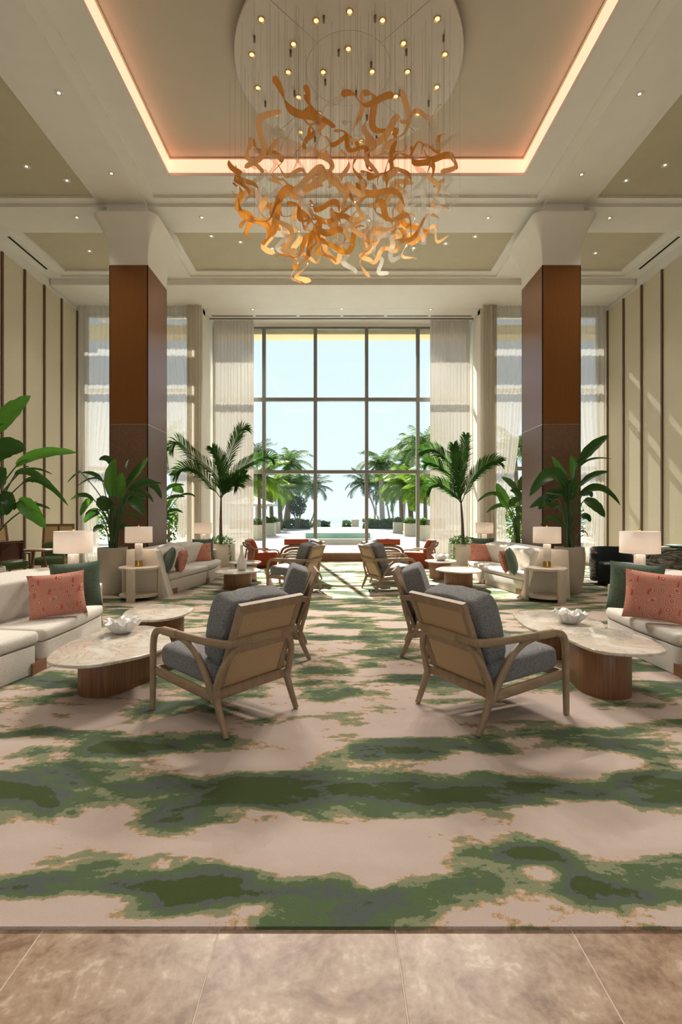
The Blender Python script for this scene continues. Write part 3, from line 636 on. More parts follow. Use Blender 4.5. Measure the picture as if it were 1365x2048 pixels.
v = MB().lathe([(.0, 0), (.06, 0), (.082, .02), (.092, .09), (.085, .17), (.05, .26), (.028, .34), (.024, .44), (.030, .475), (.022, .475), (.016, .44), (.018, .3), (.0, .2)], 28, cap0=False, cap1=False).build('bottle_vase', 'white_ceramic', None, True, None, (-1.80, 9.42, .361)); tag(v, 'white bottle-shaped ceramic vase on the far left marble table', 'vase')
# ------------------------------------------------------------------ sofas
def make_sofa(sx, dx, dy, label):
    X = (lambda x: x) if sx > 0 else (lambda x: .30 - x)
    t = thing('sofa', label, 'sofa', (0, 0, 0), 0, 'ivory angled sofas'); ox, oy = X(-3.1) + dx, 10.0 + dy; t.location = (ox, oy, .012)
    L = lambda x, y: (X(x) + dx - ox, y + dy - oy)
    PN = [(-2.88, 8.68), (-2.62, 10.19), (-3.30, 10.30), (-3.25, 8.68)]; PF = [(-2.615, 10.21), (-2.60, 10.8), (-2.66, 11.50), (-2.95, 11.62), (-3.16, 11.55), (-3.30, 10.32)]
    for P_, r in ((PN, .05), (PF, .10)):
        po = roundpoly([L(*p) for p in P_], r, 5)
        MB().prism(po, .255, .37, .035).build('seat_cushion', 'ivory_boucle', t, True, 60)
        cx = sum(p[0] for p in P_) / len(P_); cy = sum(p[1] for p in P_) / len(P_)
        pi_ = [L(cx + (p[0] - cx) * .955, cy + (p[1] - cy) * .975) for p in P_]
        MB().prism(roundpoly(pi_, r, 5), .0, .250, .012).build('base', 'ivory_boucle', t, True, 60)
    # brown block feet
    MB().prism([L(-2.868, 8.63), L(-2.845, 8.98), L(-3.2, 9.0), L(-3.2, 8.65)], .0, .10, .003).build('block_foot', 'walnut_plinth', t)
    MB().prism([L(-2.632, 10.10), L(-2.628, 10.30), L(-2.9, 10.3), L(-2.9, 10.1)], .0, .10, .003).build('block_foot', 'walnut_plinth', t)
    # end panel: raked block facing the near end
    pr = [(-3.58, 0), (-2.84, 0), (-3.06, .78), (-3.10, .80), (-3.55, .80)]
    mb = MB(); mb.rings([[(*L(x, y), z) for x, z in (pr if sx > 0 else pr[::-1])] for y in (8.42, 8.67)]); mb.build('end_panel', 'ivory_boucle', t)
    # raked back shell along the curve
    st = [(-3.575, 8.60, -3.26), (-3.605, 9.4, -3.30), (-3.615, 10.35, -3.32), (-3.55, 11.0, -3.25), (-3.44, 11.5, -3.12)]
    ctr = crom([(a, y, b_) for a, y, b_ in st], 5); rs = []
    for c in ctr:
        o_, y, i_ = c; rs.append([(*L(o_ + .02, y), 0), (*L(o_, y), .74), (*L(o_ + .03, y), .785), (*L(o_ + .11, y), .79), (*L(i_ - .08, y), .76), (*L(i_, y), .36), (*L(i_, y), 0)])
    MB().rings(rs).build('back_shell', 'ivory_boucle', t, True, 40)
    # back cushions
    for (a, b_, hw) in (((-3.20, 8.9), (-3.26, 10.30), .70), ((-3.26, 10.36), (-3.10, 11.35), .53)):
        a = Vector(L(*a)); b_ = Vector(L(*b_)); c = (a + b_) / 2; u = (b_ - a).normalized()
        Mx = Matrix.Rotation(math.atan2(u.y, u.x), 3, 'Z') @ Matrix.Rotation(R(14) * sx, 3, 'X')
        MB().sbox((c.x, c.y, .565), ((b_ - a).length / 2, .10, .215), .26, 32, 14, Mx).build('back_cushion', 'ivory_boucle', t, True)
    return t
make_sofa(1, 0, -5.78, 'near left ivory sofa cut by the frame, coral and green cushions on it')
make_sofa(1, 0, 0, 'far left ivory sofa with raked end panel before the left column')
make_sofa(-1, 0, -5.95, 'near right ivory sofa cut by the frame, coral and green cushions on it')
make_sofa(-1, 0, -.1, 'far right ivory sofa with raked end panel before the right column')
# ------------------------------------------------------------------ scatter cushions
def pillow_mesh(w, h, th, n=14):
    mb = MB(); top = []; bot = []
    for i in range(n + 1):
        for j in range(n + 1):
            u = -1 + 2 * i / n; v = -1 + 2 * j / n
            x = u * w / 2 * (1 - .07 * (1 - abs(v) ** 2.0) * abs(u)); z = v * h / 2 * (1 - .07 * (1 - abs(u) ** 2.0) * abs(v))
            k = th / 2 * ((1 - abs(u) ** 2.6) * (1 - abs(v) ** 2.6)) ** .5 * (1 + .06 * math.sin(5 * u + 3 * v))
            top.append((x, k, z)); bot.append((x, -k, z))
    m_ = n + 1; f = []
    for i in range(n):
        for j in range(n):
            a = i * m_ + j; f.append((a, a + 1, a + m_ + 1, a + m_)); b_ = a + m_ * m_; f.append((b_, b_ + m_, b_ + m_ + 1, b_ + 1))
    mb.add(top + bot, f); return mb
pil_g = pillow_mesh(.50, .50, .17).mesh('green_cushion', 'green_boucle', True)
pil_c = pillow_mesh(.52, .45, .17).mesh('cover', 'coral_weave', True)
stm = MB()
for (u, v) in [(-.16, .13), (0, .15), (.15, .12), (-.2, 0), (-.07, .02), (.09, .0), (.2, .03), (-.13, -.13), (.03, -.14), (.17, -.12)]:
    k = .085 * ((1 - abs(u / .26) ** 2.6) * (1 - abs(v / .225) ** 2.6)) ** .5
    for s in (-1, 1): stm.sbox((u, s * k, v), (.008, .005, .034), .8, 6, 5, Matrix.Rotation(R(6), 3, 'Y'))
stm = stm.mesh('stitch_marks', 'coral_thread')
def cushion(kind, px, py, d, yaw, tilt, label, sc=1.0, roll=0):
    p = pix(px, py, d)
    if kind == 'g':
        o = inst('green_cushion', pil_g, None, p, (0, 0, 0), (sc,) * 3); tag(o, label, 'cushion', 'green scatter cushions')
    else:
        o = thing('coral_cushion', label, 'cushion', p, 0, 'coral scatter cushions'); o.scale = (sc,) * 3; inst('cover', pil_c, o); s_ = inst('stitch_marks', stm, o); s_['kind'] = 'stuff'
    o.rotation_mode = 'XYZ'
    o.matrix_world = Matrix.Translation(p) @ Matrix.Rotation(R(yaw), 4, 'Z') @ Matrix.Rotation(R(tilt), 4, 'X') @ Matrix.Rotation(R(roll), 4, 'Y') @ Matrix.Scale(sc, 4)
cushion('c', 115, 1189, 5.0, 28, -16, 'coral stitched cushion on the near left sofa', .98, -4)
cushion('g', 152, 1170, 5.28, 24, -14, 'green boucle cushion behind the coral one on the near left sofa', .98, -3)
cushion('g', 339, 1120, 8.86, -68, -18, 'green boucle cushion leaning on the end panel of the far left sofa', .96)
cushion('c', 363, 1121, 9.10, -62, -16, 'coral cushion leaning beside a green one, near end of far left sofa', .92)
cushion('c', 400, 1106, 11.1, 22, -14, 'coral cushion at the far end of the far left sofa', .98, -2)
cushion('g', 407, 1099, 11.32, 30, -10, 'green cushion half hidden at the far end of the far left sofa', .98)
cushion('c', 1314, 1193, 4.72, -26, -16, 'coral stitched cushion on the near right sofa', 1.05, 5)
cushion('g', 1272, 1174, 5.02, -30, -14, 'green boucle cushion behind the coral one on the near right sofa', .98, 4)
cushion('g', 1024, 1122, 8.75, 66, -16, 'green boucle cushion leaning on the end panel of the far right sofa', .96)
cushion('c', 1012, 1122, 9.0, 58, -16, 'coral cushion leaning beside a green one, near end of far right sofa', .9)
cushion('c', 963, 1106, 11.1, -14, -14, 'coral cushion at the far end of the far right sofa', .98, 2)
cushion('g', 966, 1097, 11.35, -20, -8, 'green cushion half hidden at the far end of the far right sofa', .98)
# ------------------------------------------------------------------ side tables and lamps
def make_side_table():
    t = thing('side_table', 'x', 'side table', (0, 0, 0), 0, 'pale drum side tables')
    MB().lathe([(0, .495), (.30, .495), (.315, .50), (.315, .53), (.305, .538), (0, .538)], 40, cap0=False, cap1=False).build('table_top', 'pale_wood', t, True, 40)
    MB().lathe([(0, .05), (.29, .05), (.30, .055), (.30, .09), (.29, .095), (0, .095)], 40, cap0=False, cap1=False).build('shelf', 'pale_wood', t, True, 40)
    for k in range(3):
        an = R(-90 + 120 * k); Mx = Matrix.Rotation(an, 4, 'Z')
        mb = MB(); q = MB().prism(rrect(.318, 0, .028, .068, .012, 3), 0, .525, .004); mb.add([Mx @ Vector(v_) for v_ in q.v], q.f); mb.build('leg', 'pale_wood', t, True, 40)
    return t
def make_lamp():
    t = thing('table_lamp', 'x', 'table lamp', (0, 0, 0), 0, 'white drum shade table lamps')
    MB().lathe([(.216, .395), (.213, .655), (.210, .655), (.213, .395)], 40, cap0=False, cap1=False).build('lamp_shade', 'shade_linen', t, True)
    MB().lathe([(0, 0), (.062, 0), (.065, .01), (.060, .03), (.058, .10)], 24, cap0=False).build('gold_base', 'brass', t, True, 50)
    MB().lathe([(.03, .05), (.058, .10), (.062, .14), (.062, .37), (.058, .375)], 24).build('lamp_body', 'alabaster', t, True, 50)
    MB().tube([(0, 0, .37), (0, 0, .67)], .006, 6).build('stem', 'brass', t); MB().sbox((0, 0, .672), (.014, .014, .014), 1, 10, 8).build('finial', 'brass', t, True)
    MB().box(-.2, .2, -.004, .004, .625, .629).box(-.004, .004, -.2, .2, .6255, .6295).build('shade_spider', 'brass', t)
    L = bpy.data.lights.new('lamp_bulb', 'POINT'); L.energy = 3.0; L.color = (1, .72, .5); L.shadow_soft_size = .04; l = bpy.data.objects.new('lamp_bulb', L); COL.objects.link(l); l.parent = t; l.location = (0, 0, .54)
    return t
st0 = make_side_table(); lp0 = make_lamp(); first = True
for x, y, rz, wh in [(-3.29, 8.28, 0, 'before the left column beside the far left sofa'), (3.42, 8.15, 20, 'before the right column beside the far right sofa'), (-3.2, 6.06, 30, 'at the far end of the near left sofa'), (3.62, 5.98, -25, 'at the far end of the near right sofa'), (-3.33, 12.4, 10, 'beyond the far end of the far left sofa'), (3.68, 12.5, 10, 'beyond the far end of the far right sofa')]:
    o = st0 if first else copy_tree(st0); o.location = (x, y, .012); o.rotation_euler = (0, 0, R(rz)); o['label'] = 'round pale wood table ' + wh
    l = lp0 if first else copy_tree(lp0); l.location = (x, y, .55); l['label'] = 'white drum-shade lamp ' + wh; first = False
# ------------------------------------------------------------------ orange chairs by the window
def orange_chair(x, y, rz, label):
    t = thing('orange_chair', label, 'lounge chair', (x, y, .012), R(rz), 'rust orange window chairs')
    MB().prism(roundpoly([(-.30, -.33), (.30, -.33), (.30, .33), (-.30, .33)], .05, 4), .03, .40, .03).build('seat_block', 'orange_velvet', t, True, 50)
    MB().sbox((0, -.30, .56), (.285, .085, .20), .4, 24, 14, Matrix.Rotation(R(22), 3, 'X')).build('back_cushion', 'orange_velvet', t, True)
    for s in (-1, 1):
        MB().sweep(crom([(s * .335, .36, 0), (s * .335, .35, .36), (s * .335, .27, .455), (s * .335, .0, .47), (s * .33, -.28, .50), (s * .30, -.40, .56), (s * .28, -.45, .66)], 5), .018, .02, (1, 0, 0), 8).build('arm', 'oak', t, True, 60)
        MB().sweep(crom([(s * .335, -.42, 0), (s * .335, -.36, .25), (s * .32, -.33, .48)], 4), .018, .02, (1, 0, 0), 8).build('leg', 'oak', t, True, 60)
    MB().sweep([(-.29, -.44, .64), (.29, -.44, .64)], .02, .018, (0, 0, 1), 8).build('top_rail', 'oak', t, True, 60)
def shell_chair(x, y, rz, label):
    t = thing('orange_chair', label, 'lounge chair', (x, y, .012), R(rz), 'rust orange window chairs')
    MB().prism(roundpoly([(-.34, -.30), (.34, -.30), (.34, .36), (-.34, .36)], .05, 4), .06, .40, .03).build('seat_block', 'orange_velvet', t, True, 50)
    MB().tube([(-.31, -.34, .70), (-.29, -.34, .70), (0, -.34, .70), (.29, -.34, .70), (.31, -.34, .70)], .085, 16).build('back_roll', 'orange_velvet', t, True, 50)
    for k in range(4):
        w_ = .40 - .075 * k; h_ = .60 - .075 * k
        MB().sweep(crom([(-w_, -.36, 0.0), (-w_, -.37, h_ * .55), (-w_ * .78, -.38, h_ * .9), (0, -.39, h_), (w_ * .78, -.38, h_ * .9), (w_, -.37, h_ * .55), (w_, -.36, 0)], 6), .03, .034, (0, 1, 0), 8).build('bentwood_hoop', 'oak_dark', t, True, 60)
orange_chair(-2.02, 13.45, -62, 'orange lounge chair with oak arms near the left bay curtain')
orange_chair(2.20, 13.45, 62, 'orange lounge chair with oak arms near the right bay curtain')
shell_chair(-1.10, 13.15, 8, 'orange chair with bentwood hoop back, left of the window axis')
shell_chair(1.35, 13.15, -8, 'orange chair with bentwood hoop back, right of the window axis')
# ------------------------------------------------------------------ left background: piano, round table, cane chairs
def piano(x, y, rz):
    t = thing('grand_piano', 'glossy dark mahogany grand piano cut by the left edge', 'piano', (x, y, .012), R(rz)); t.scale = (.78, .78, 1)
    out = [(.72, -.55), (.72, .62), (.60, .70), (.36, .62), (.10, .42), (-.30, .34), (-.72, .36), (-.80, .25), (-.80, -.50), (-.72, -.55)]
    po = [(p.x, p.y) for p in crom([(a, b_, 0) for a, b_ in out], 4, True)]
    MB().prism(po, .60, .90, .01).build('rim', 'mahogany', t, True, 40); MB().prism([(a * 1.02, b_ * 1.02) for a, b_ in po], .905, .935, .008).build('lid', 'mahogany', t, True, 40)
    MB().box(-.78, -.7, -.55, .3, .90, .9049).build('lid_hinge', 'brass', t)
    MB().box(.72, .93, -.52, .58, .60, .70).build('keybed', 'mahogany', t); MB().box(.74, .92, -.48, .54, .70, .715).build('keys', 'white_ceramic', t)
    for lx, ly in ((.6, -.4), (.6, .45), (-.6, -.1)): MB().lathe([(.07, .60), (.065, .3), (.045, .08), (.06, .05), (.05, 0)], 12, (lx, ly, 0)).build('leg', 'mahogany', t, True, 50)
piano(-6.28, 8.5, 175)
t = thing('round_table', 'round oak table between the piano and the cane chair', 'table', (-5.86, 9.75, .012), 0)
MB().lathe([(0, .69), (.27, .69), (.285, .70), (.285, .715), (.275, .722), (0, .722)], 40, cap0=False, cap1=False).build('table_top', 'oak_dark', t, True, 40)
for k in range(3):
    an = R(30 + 120 * k); MB().sweep([(.22 * math.cos(an), .22 * math.sin(an), 0), (.10 * math.cos(an), .10 * math.sin(an), .69)], .022, .018, (math.sin(an), -math.cos(an), 0), 8).build('leg', 'oak_dark', t, True, 60)
def cane_chair(x, y, rz, label):
    t = thing('cane_chair', label, 'chair', (x, y, .012), R(rz), 'tall cane-backed chairs')
    B = Matrix.Translation((0, -.28, .42)) @ Matrix.Rotation(R(9), 4, 'X'); f = MB()
    for s in (-1, 1): f.box(s * .30 - .02, s * .30 + .02, -.018, .018, -.05, .78, B)
    f.box(-.2799, .2799, -.017, .017, .735, .779, B); f.box(-.018, .018, -.016, .016, .3, .7351, B); f.build('back_frame', 'oak_dark', t)
    MB().box(-.28, .28, -.006, .006, .28, .74, B).build('cane_panel', 'cane_pale', t)
    MB().sbox((0, .02, .43), (.29, .31, .07), .3, 24, 12).build('seat_cushion', 'olive_cloth', t, True)
    MB().sbox((0, -.23, .62), (.27, .06, .18), .35, 24, 12, Matrix.Rotation(R(9), 3, 'X')).build('back_cushion', 'olive_cloth', t, True)
    for sx_ in (-1, 1):
        for sy_ in (-1, 1): MB().sweep([(sx_ * .31, sy_ * .30, 0), (sx_ * .30, sy_ * .27, .40 if sy_ < 0 else .62)], .018, .02, (1, 0, 0), 8).build('leg', 'oak_dark', t, True, 60)
        MB().sweep([(sx_ * .30, .30, .625), (sx_ * .305, -.33, .65)], .022, .014, (1, 0, 0), 8).build('arm', 'oak_dark', t, True, 60)
    MB().box(-.29, .29, -.27, .27, .335, .37).build('seat_frame', 'oak_dark', t)
cane_chair(-6.12, 10.75, 192, 'tall cane-backed chair with green seat between round table and column')
cane_chair(-6.48, 9.75, -110, 'tall cane-backed chair behind the piano at the left edge')
# ------------------------------------------------------------------ right background: black tub chair, striped marble counter
t = thing('tub_chair', 'black velvet barrel chair with pale patterned outer back near the right wall', 'armchair', (5.55, 10.0, .012), R(168))
inner = []; rs = []
for k in range(25):
    an = R(-25 + 230 * k / 24); c, s = math.cos(an), -math.sin(an); h_ = .74 - .10 * max(0, abs(k - 12) - 8) / 4
    rs.append([(.36 * c, .36 * s, .08), (.37 * c, .37 * s, h_ - .03), (.40 * c, .40 * s, h_), (.44 * c, .44 * s, h_ - .03), (.44 * c, .44 * s, .08)])
MB().rings(rs).build('barrel_back', 'black_velvet', t, True, 60)
rs = [[(.442 * math.cos(R(-25 + 230 * k / 24)), -.442 * math.sin(R(-25 + 230 * k / 24)), z) for z in (.10, .70)] for k in range(25)]
rs = [[(r_ * math.cos(R(-24 + 228 * k / 24)), -r_ * math.sin(R(-24 + 228 * k / 24)), z) for r_, z in ((.4405, .10), (.4405, .70), (.452, .70), (.452, .10))] for k in range(25)]
MB().rings(rs).build('outer_cover', 'striped_marble', t, True, 60)
MB().prism([(.36 * math.cos(2 * math.pi * k / 32), .36 * math.sin(2 * math.pi * k / 32) + .06) for k in range(32)], .10, .44, .04).build('seat_cushion', 'black_velvet', t, True, 60)
MB().lathe([(.3, 0), (.32, .08)], 24).build('plinth', 'mahogany', t, True, 50)
t = thing('marble_counter', 'dark striped marble block table by the right wall, behind the lamp', 'table', (6.35, 9.1, .012), R(0))
MB().prism(roundpoly([(-.75, -.4), (.75, -.4), (.75, .4), (-.75, .4)], .08, 5), 0, .80, .012).build('block', 'striped_marble', t, True, 50)
o = MB().lathe([(0, 0), (.14, 0), (.24, .03), (.26, .045), (.23, .04), (.13, .014), (0, .012)], 32, cap0=False, cap1=False).build('glass_dish', 'pool_water', None, True, None, (6.2, 9.0, .812)); tag(o, 'pale aqua dish on the striped marble table', 'dish')
# ------------------------------------------------------------------ chandelier
def chandelier():
    rnd = random.Random(21); C = Vector((.155, 6.96, 7.58)); RD = 1.557
    t = thing('chandelier', 'large chandelier of amber and clear glass ribbons under a round canopy', 'chandelier', C)
    MB().lathe([(0, .0), (.585, .0), (.585, .03), (0, .03)], 64, cap0=False, cap1=False).build('canopy_plate', 'canopy_paint', t)
    for q in range(4):
        a0 = R(45 + 90 * q) + .003; a1 = R(135 + 90 * q) - .003; n = 24; pl_ = []
        for j in range(n + 1): a = a0 + (a1 - a0) * j / n; pl_.append((RD * math.cos(a), RD * math.sin(a)))
        for j in range(n + 1): a = a1 + (a0 - a1) * j / n; pl_.append((.589 * math.cos(a), .589 * math.sin(a)))
        m_ = 2 * (n + 1); mb = MB()
        vs = [(p[0], p[1], z) for z in (0, .05) for p in pl_]; fs = []
        for j in range(n): k = m_ - 1 - j; fs.append((j, k, k - 1, j + 1)); fs.append((m_ + j, m_ + j + 1, m_ + k - 1, m_ + k))
        for j in range(m_): fs.append((j, (j + 1) % m_, m_ + (j + 1) % m_, m_ + j))
        mb.add(vs, fs).build('canopy_plate', 'canopy_paint', t)
    MB().lathe([(1.3, .05), (1.3, .129)], 48).build('canopy_backing', 'canopy_paint', t)
    def disc(cx, cy):
        px, py = cx / 2.625 + 440, cy / 2.625; d = (C.z - EYE) * F / (VY - py); return Vector(((px - VX) * d / F, d, C.z)) - C
    bring = MB().lathe([(.030, -.004), (.046, -.010), (.048, .004)], 16, cap0=False, cap1=False).mesh('bulb_ring', 'brass', True)
    blens = MB().lathe([(0, -.012), (.02, -.010), (.032, -.002)], 14, cap0=False, cap1=False).mesh('bulb', 'bulb_warm', True)
    for p in [(218, 102), (506, 108), (682, 60), (855, 106), (1143, 98), (168, 286), (387, 231), (675, 256), (965, 227), (1182, 285), (359, 378), (543, 378), (800, 375), (986, 376), (200, 461), (413, 509), (669, 487), (924, 505), (1140, 457), (293, 599), (522, 597), (808, 593), (1042, 597), (423, 693), (901, 690), (742, 740)]:
        q = disc(*p); b_ = inst('bulb', blens, t, q); inst('bulb_ring', bring, b_)
    for i in range(14):
        an = i * 2.399; rr = RD * math.sqrt((i + .5) / 14); inst('bulb', blens, t, (rr * math.cos(an) * .9, -abs(rr * math.sin(an)) * .9 - .45 * 0, 0)) if rr * abs(math.sin(an)) > 1.05 else None
    sock = MB().lathe([(.016, 0), (.016, -.075), (.012, -.085)], 10).mesh('cable_socket', 'steel', True)
    for p in [(546, 85), (816, 82), (181, 190), (372, 265), (624, 262), (980, 260), (1175, 187), (795, 327), (554, 418), (392, 478), (946, 475), (716, 478), (239, 533), (1097, 530), (773, 605), (823, 716), (500, 720)]:
        inst('cable_socket', sock, t, disc(*p))
    # ribbon shapes
    def ribbon_mesh(seed, mat, L):
        r_ = random.Random(seed); n = 40; w_ = r_.uniform(.037, .048); th = .006
        wav = r_.choice([1.0, 1.25, 1.5, 1.75, 2.0]); amp = r_.uniform(.08, .13); ph = r_.uniform(0, 6.28); tw = r_.uniform(-2.2, 2.2); tw0 = r_.uniform(-.5, .5); curl = r_.uniform(-.12, .12)
        cen = []
        for i in range(n + 1):
            u = i / n; cen.append(Vector(((u - .5) * L, curl * math.sin(u * 5 + 1), amp * math.sin(2 * math.pi * wav * u + ph) * (.6 + .5 * u))))
        rs = []
        for i, p in enumerate(cen):
            u = i / n; T = (cen[min(n, i + 1)] - cen[max(0, i - 1)]).normalized(); Yv = Vector((0, 1, 0)); S = (Yv - T * Yv.dot(T)).normalized(); N = T.cross(S)
            a = tw0 + tw * (u - .5) + .9 * math.sin(u * 4 + ph); D = S * math.cos(a) + N * math.sin(a); E = T.cross(D)
            e = min(u, 1 - u) * n / 2.2; ww = w_ * (math.sqrt(max(.03, 1 - (1 - min(1, e)) ** 2)))
            rs.append([p - D * ww - E * th * .4, p - E * th, p + D * ww - E * th * .4, p + D * ww + E * th * .4, p + E * th, p - D * ww + E * th * .4])
        return MB().rings(rs).mesh('glass_ribbon', mat, True, 40)
    lib = {'A': [ribbon_mesh(k, 'amber_glass', .66 + .05 * (k % 4)) for k in range(10)], 'P': [ribbon_mesh(40 + k, 'honey_glass', .66 + .06 * (k % 4)) for k in range(10)], 'C': [ribbon_mesh(80 + k, 'clear_glass', .55 + .06 * (k % 3)) for k in range(7)]}
    spec = [(400, 130, 40, 'A'), (480, 230, 80, 'A'), (520, 150, 60, 'A'), (610, 115, -60, 'C'), (760, 170, -70, 'P'), (790, 105, 30, 'A'), (860, 200, 70, 'A'), (1100, 190, -12, 'P'), (985, 245, -70, 'P'), (720, 260, 50, 'C'), (1160, 275, 20, 'C'), (370, 285, 5, 'C'), (480, 315, -30, 'A'), (570, 320, 80, 'P'), (850, 300, -20, 'P'), (650, 335, 35, 'A'), (228, 320, -60, 'P'), (172, 410, 80, 'P'), (245, 390, 40, 'A'), (210, 470, 80, 'C'), (280, 470, 80, 'C'), (312, 440, 80, 'P'), (400, 510, 20, 'P'), (370, 390, 40, 'C'), (450, 420, -70, 'C'), (560, 420, 80, 'P'), (740, 370, 50, 'A'), (750, 460, 80, 'A'), (820, 380, 80, 'P'), (870, 420, 60, 'P'), (960, 410, 80, 'A'), (930, 460, -50, 'A'), (1050, 385, -10, 'A'), (1100, 450, 60, 'A'), (1170, 360, -30, 'A'), (1200, 430, 50, 'A'), (1235, 500, -70, 'P'), (1090, 520, 75, 'C'), (1175, 590, 70, 'P'), (1200, 650, -60, 'C'), (1260, 610, 70, 'C'),
            (100, 540, 70, 'A'), (150, 560, 60, 'A'), (170, 590, 70, 'C'), (200, 650, 30, 'P'), (560, 560, 10, 'P'), (470, 550, 20, 'P'), (640, 560, 20, 'P'), (420, 590, 10, 'P'), (690, 500, 70, 'P'), (560, 490, -60, 'P'), (330, 620, 10, 'C'), (420, 660, 80, 'P'), (470, 690, 80, 'C'), (620, 640, -50, 'C'), (660, 600, 70, 'P'), (780, 560, 60, 'C'), (850, 530, 50, 'A'), (880, 620, 30, 'A'), (930, 620, -30, 'P'), (970, 590, -40, 'P'), (820, 640, 0, 'P'), (870, 690, 75, 'A'), (720, 680, 70, 'P'), (760, 720, 80, 'P'), (690, 700, -75, 'A'), (570, 690, 30, 'A'), (130, 710, 70, 'A'), (180, 760, 60, 'A'), (230, 750, -20, 'A'), (265, 730, 75, 'P'), (260, 800, 80, 'P'), (310, 750, -40, 'A'), (380, 740, 40, 'A'), (350, 810, 60, 'P'), (480, 760, 40, 'A'), (500, 830, 80, 'A'), (330, 870, 60, 'C'), (365, 910, 80, 'A'), (410, 840, 30, 'P'), (440, 920, -20, 'A'), (480, 930, -40, 'A'), (400, 990, 75, 'P'), (440, 980, 80, 'P'), (540, 860, 85, 'A'), (560, 910, 70, 'A'), (600, 830, -60, 'P'), (640, 790, 80, 'A'), (620, 760, 10, 'A'), (560, 960, -20, 'P'), (660, 895, -25, 'A'), (690, 820, 70, 'C'), (670, 960, 75, 'C'), (560, 800, 0, 'A'), (640, 840, 60, 'P'), (760, 790, 10, 'C'), (800, 770, 20, 'C'), (850, 790, -30, 'C'), (760, 850, 10, 'P'), (800, 890, 80, 'P'), (800, 950, 85, 'P'), (840, 850, -60, 'P'), (880, 820, -40, 'P'), (930, 780, -30, 'P'), (920, 930, -20, 'P'), (870, 990, 60, 'C'), (900, 870, 30, 'C'), (960, 750, 40, 'A'), (970, 850, -70, 'P'), (1000, 880, 70, 'P'), (1020, 740, 80, 'P'), (1050, 800, 60, 'A'), (1090, 810, -30, 'A'), (1040, 850, 20, 'A'), (1150, 830, 30, 'P'), (1100, 860, -50, 'C'), (1060, 640, 20, 'C'), (1000, 640, 10, 'C'), (700, 590, -30, 'P'), (730, 760, -30, 'C')]
    cab = MB()
    for i, (cx, cy, an, k) in enumerate(spec):
        px, py = cx / 2.73 + 440, cy / 2.73 + 160
        lim = 1.42 ** 2
        for _ in range(40):
            d = rnd.uniform(5.75, 8.3); p = pix(px, py, d) - C
            if p.x ** 2 + p.y ** 2 < lim and -2.75 < p.z < -.45: break
        else:
            d = 7.0; p = pix(px, py, d) - C
        me = rnd.choice(lib[k]); s = rnd.uniform(.72, 1.05)
        o = inst('glass_ribbon', me, t, p, (0, 0, 0), (s, s, s))
        o.rotation_euler = (rnd.uniform(-.5, .5), R(an) + rnd.uniform(-.15, .15), rnd.uniform(-.6, .6))
        for dxx in (-.12, .14):
            q = p + Vector((dxx * s, rnd.uniform(-.05, .05), 0)); cab.tube([(q.x, q.y, q.z), (q.x, q.y, 0)], .0011, 3)
    cb_ = cab.build('suspension_cables', 'steel', t); cb_['kind'] = 'stuff'
chandelier()
# ------------------------------------------------------------------ plants
def blade(mb, p0, p1, p2, width, facing, fold=.35, n=12):
    pts = []
    for i in range(n + 1):
        u = i / n; pts.append(p0 * (1 - u) ** 2 + (p1 * 2 - (p0 + p2) * .5) * 2 * u * (1 - u) + p2 * u * u)
    rows = []
    for i, p in enumerate(pts):
        u = i / n; T = (pts[min(n, i + 1)] - pts[max(0, i - 1)]).normalized(); S = T.cross(facing)
        S = S.normalized() if S.length > .05 else Vector((1, 0, 0)); N = S.cross(T).normalized()
        ww = width / 2 * (max(0.0, math.sin(math.pi * min(1, .04 + u * .97)) ** .55) * (1 - .25 * u)) * (1 + .05 * math.sin(u * 23))
        wig = .05 * ww * math.sin(u * 31)
        rows.append([p - S * ww + N * (ww * fold + wig), p - S * ww * .5 + N * ww * fold * .35, p, p + S * ww * .5 + N * ww * fold * .35, p + S * ww + N * (ww * fold - wig)])
    mb.rings(rows, False, False, False)
def big_leaf_plant(label, ox, oy, d, off, sc, leaves, pot, fresh=(), seed=1, spread=.30):
    rnd = random.Random(seed); to = lambda cx, cy, dd: pix(cx / sc + off[0], cy / sc + off[1], dd)
    base = to(ox, oy, d); root = Vector((base.x, d, .012)); t = thing('bird_of_paradise_plant', label, 'plant', root, 0, 'broad-leaved potted plants')
    if pot: 
        prof, mat, hz = pot
        MB().lathe(prof, 40, cap0=True, cap1=False).build('pot', mat, t, True, 35); MB().lathe([(0, hz - .04), (prof[-3][0] - .03, hz - .04)], 24, cap0=False, cap1=False).build('soil', 'soil', t); zb = hz - .05
    else: zb = base.z
    for k, lf in enumerate(leaves):
        (ax, ay), (bx, by), (cx, cy), wpx = lf; dd = rnd.uniform(-spread, spread); d0 = d + dd * .5; d2 = d + dd * 1.3
        p0, p1, p2 = to(ax, ay, d0) - root, to(bx, by, d + dd * .9) - root, to(cx, cy, d2) - root
        w_ = max(.02, wpx / sc * d / F * 1.05)
        q0 = Vector((rnd.uniform(-.06, .06), rnd.uniform(-.06, .06), zb)); mid = Vector((q0.x + (p0.x - q0.x) * .3, q0.y + (p0.y - q0.y) * .3, q0.z + (p0.z - q0.z) * .6))
        o = MB(); blade(o, p0, p1, p2, w_, Vector((rnd.uniform(-.35, .35), -1, .35)), rnd.uniform(.15, .5)); lo = o.build('leaf', 'leaf_fresh' if k in fresh else 'leaf_dark', t, True)
        MB().tube(crom([q0, mid, p0, p0.lerp(p1, .5)], 5), .013, 6, .006).build('leaf_stalk', 'stem_green', lo, True)
    return t
potA = ([(.0, 0), (.20, 0), (.215, .02), (.235, .35), (.25, .70), (.25, .80), (.245, .815), (.225, .815), (.222, .74)], 'pot_clay', .78)
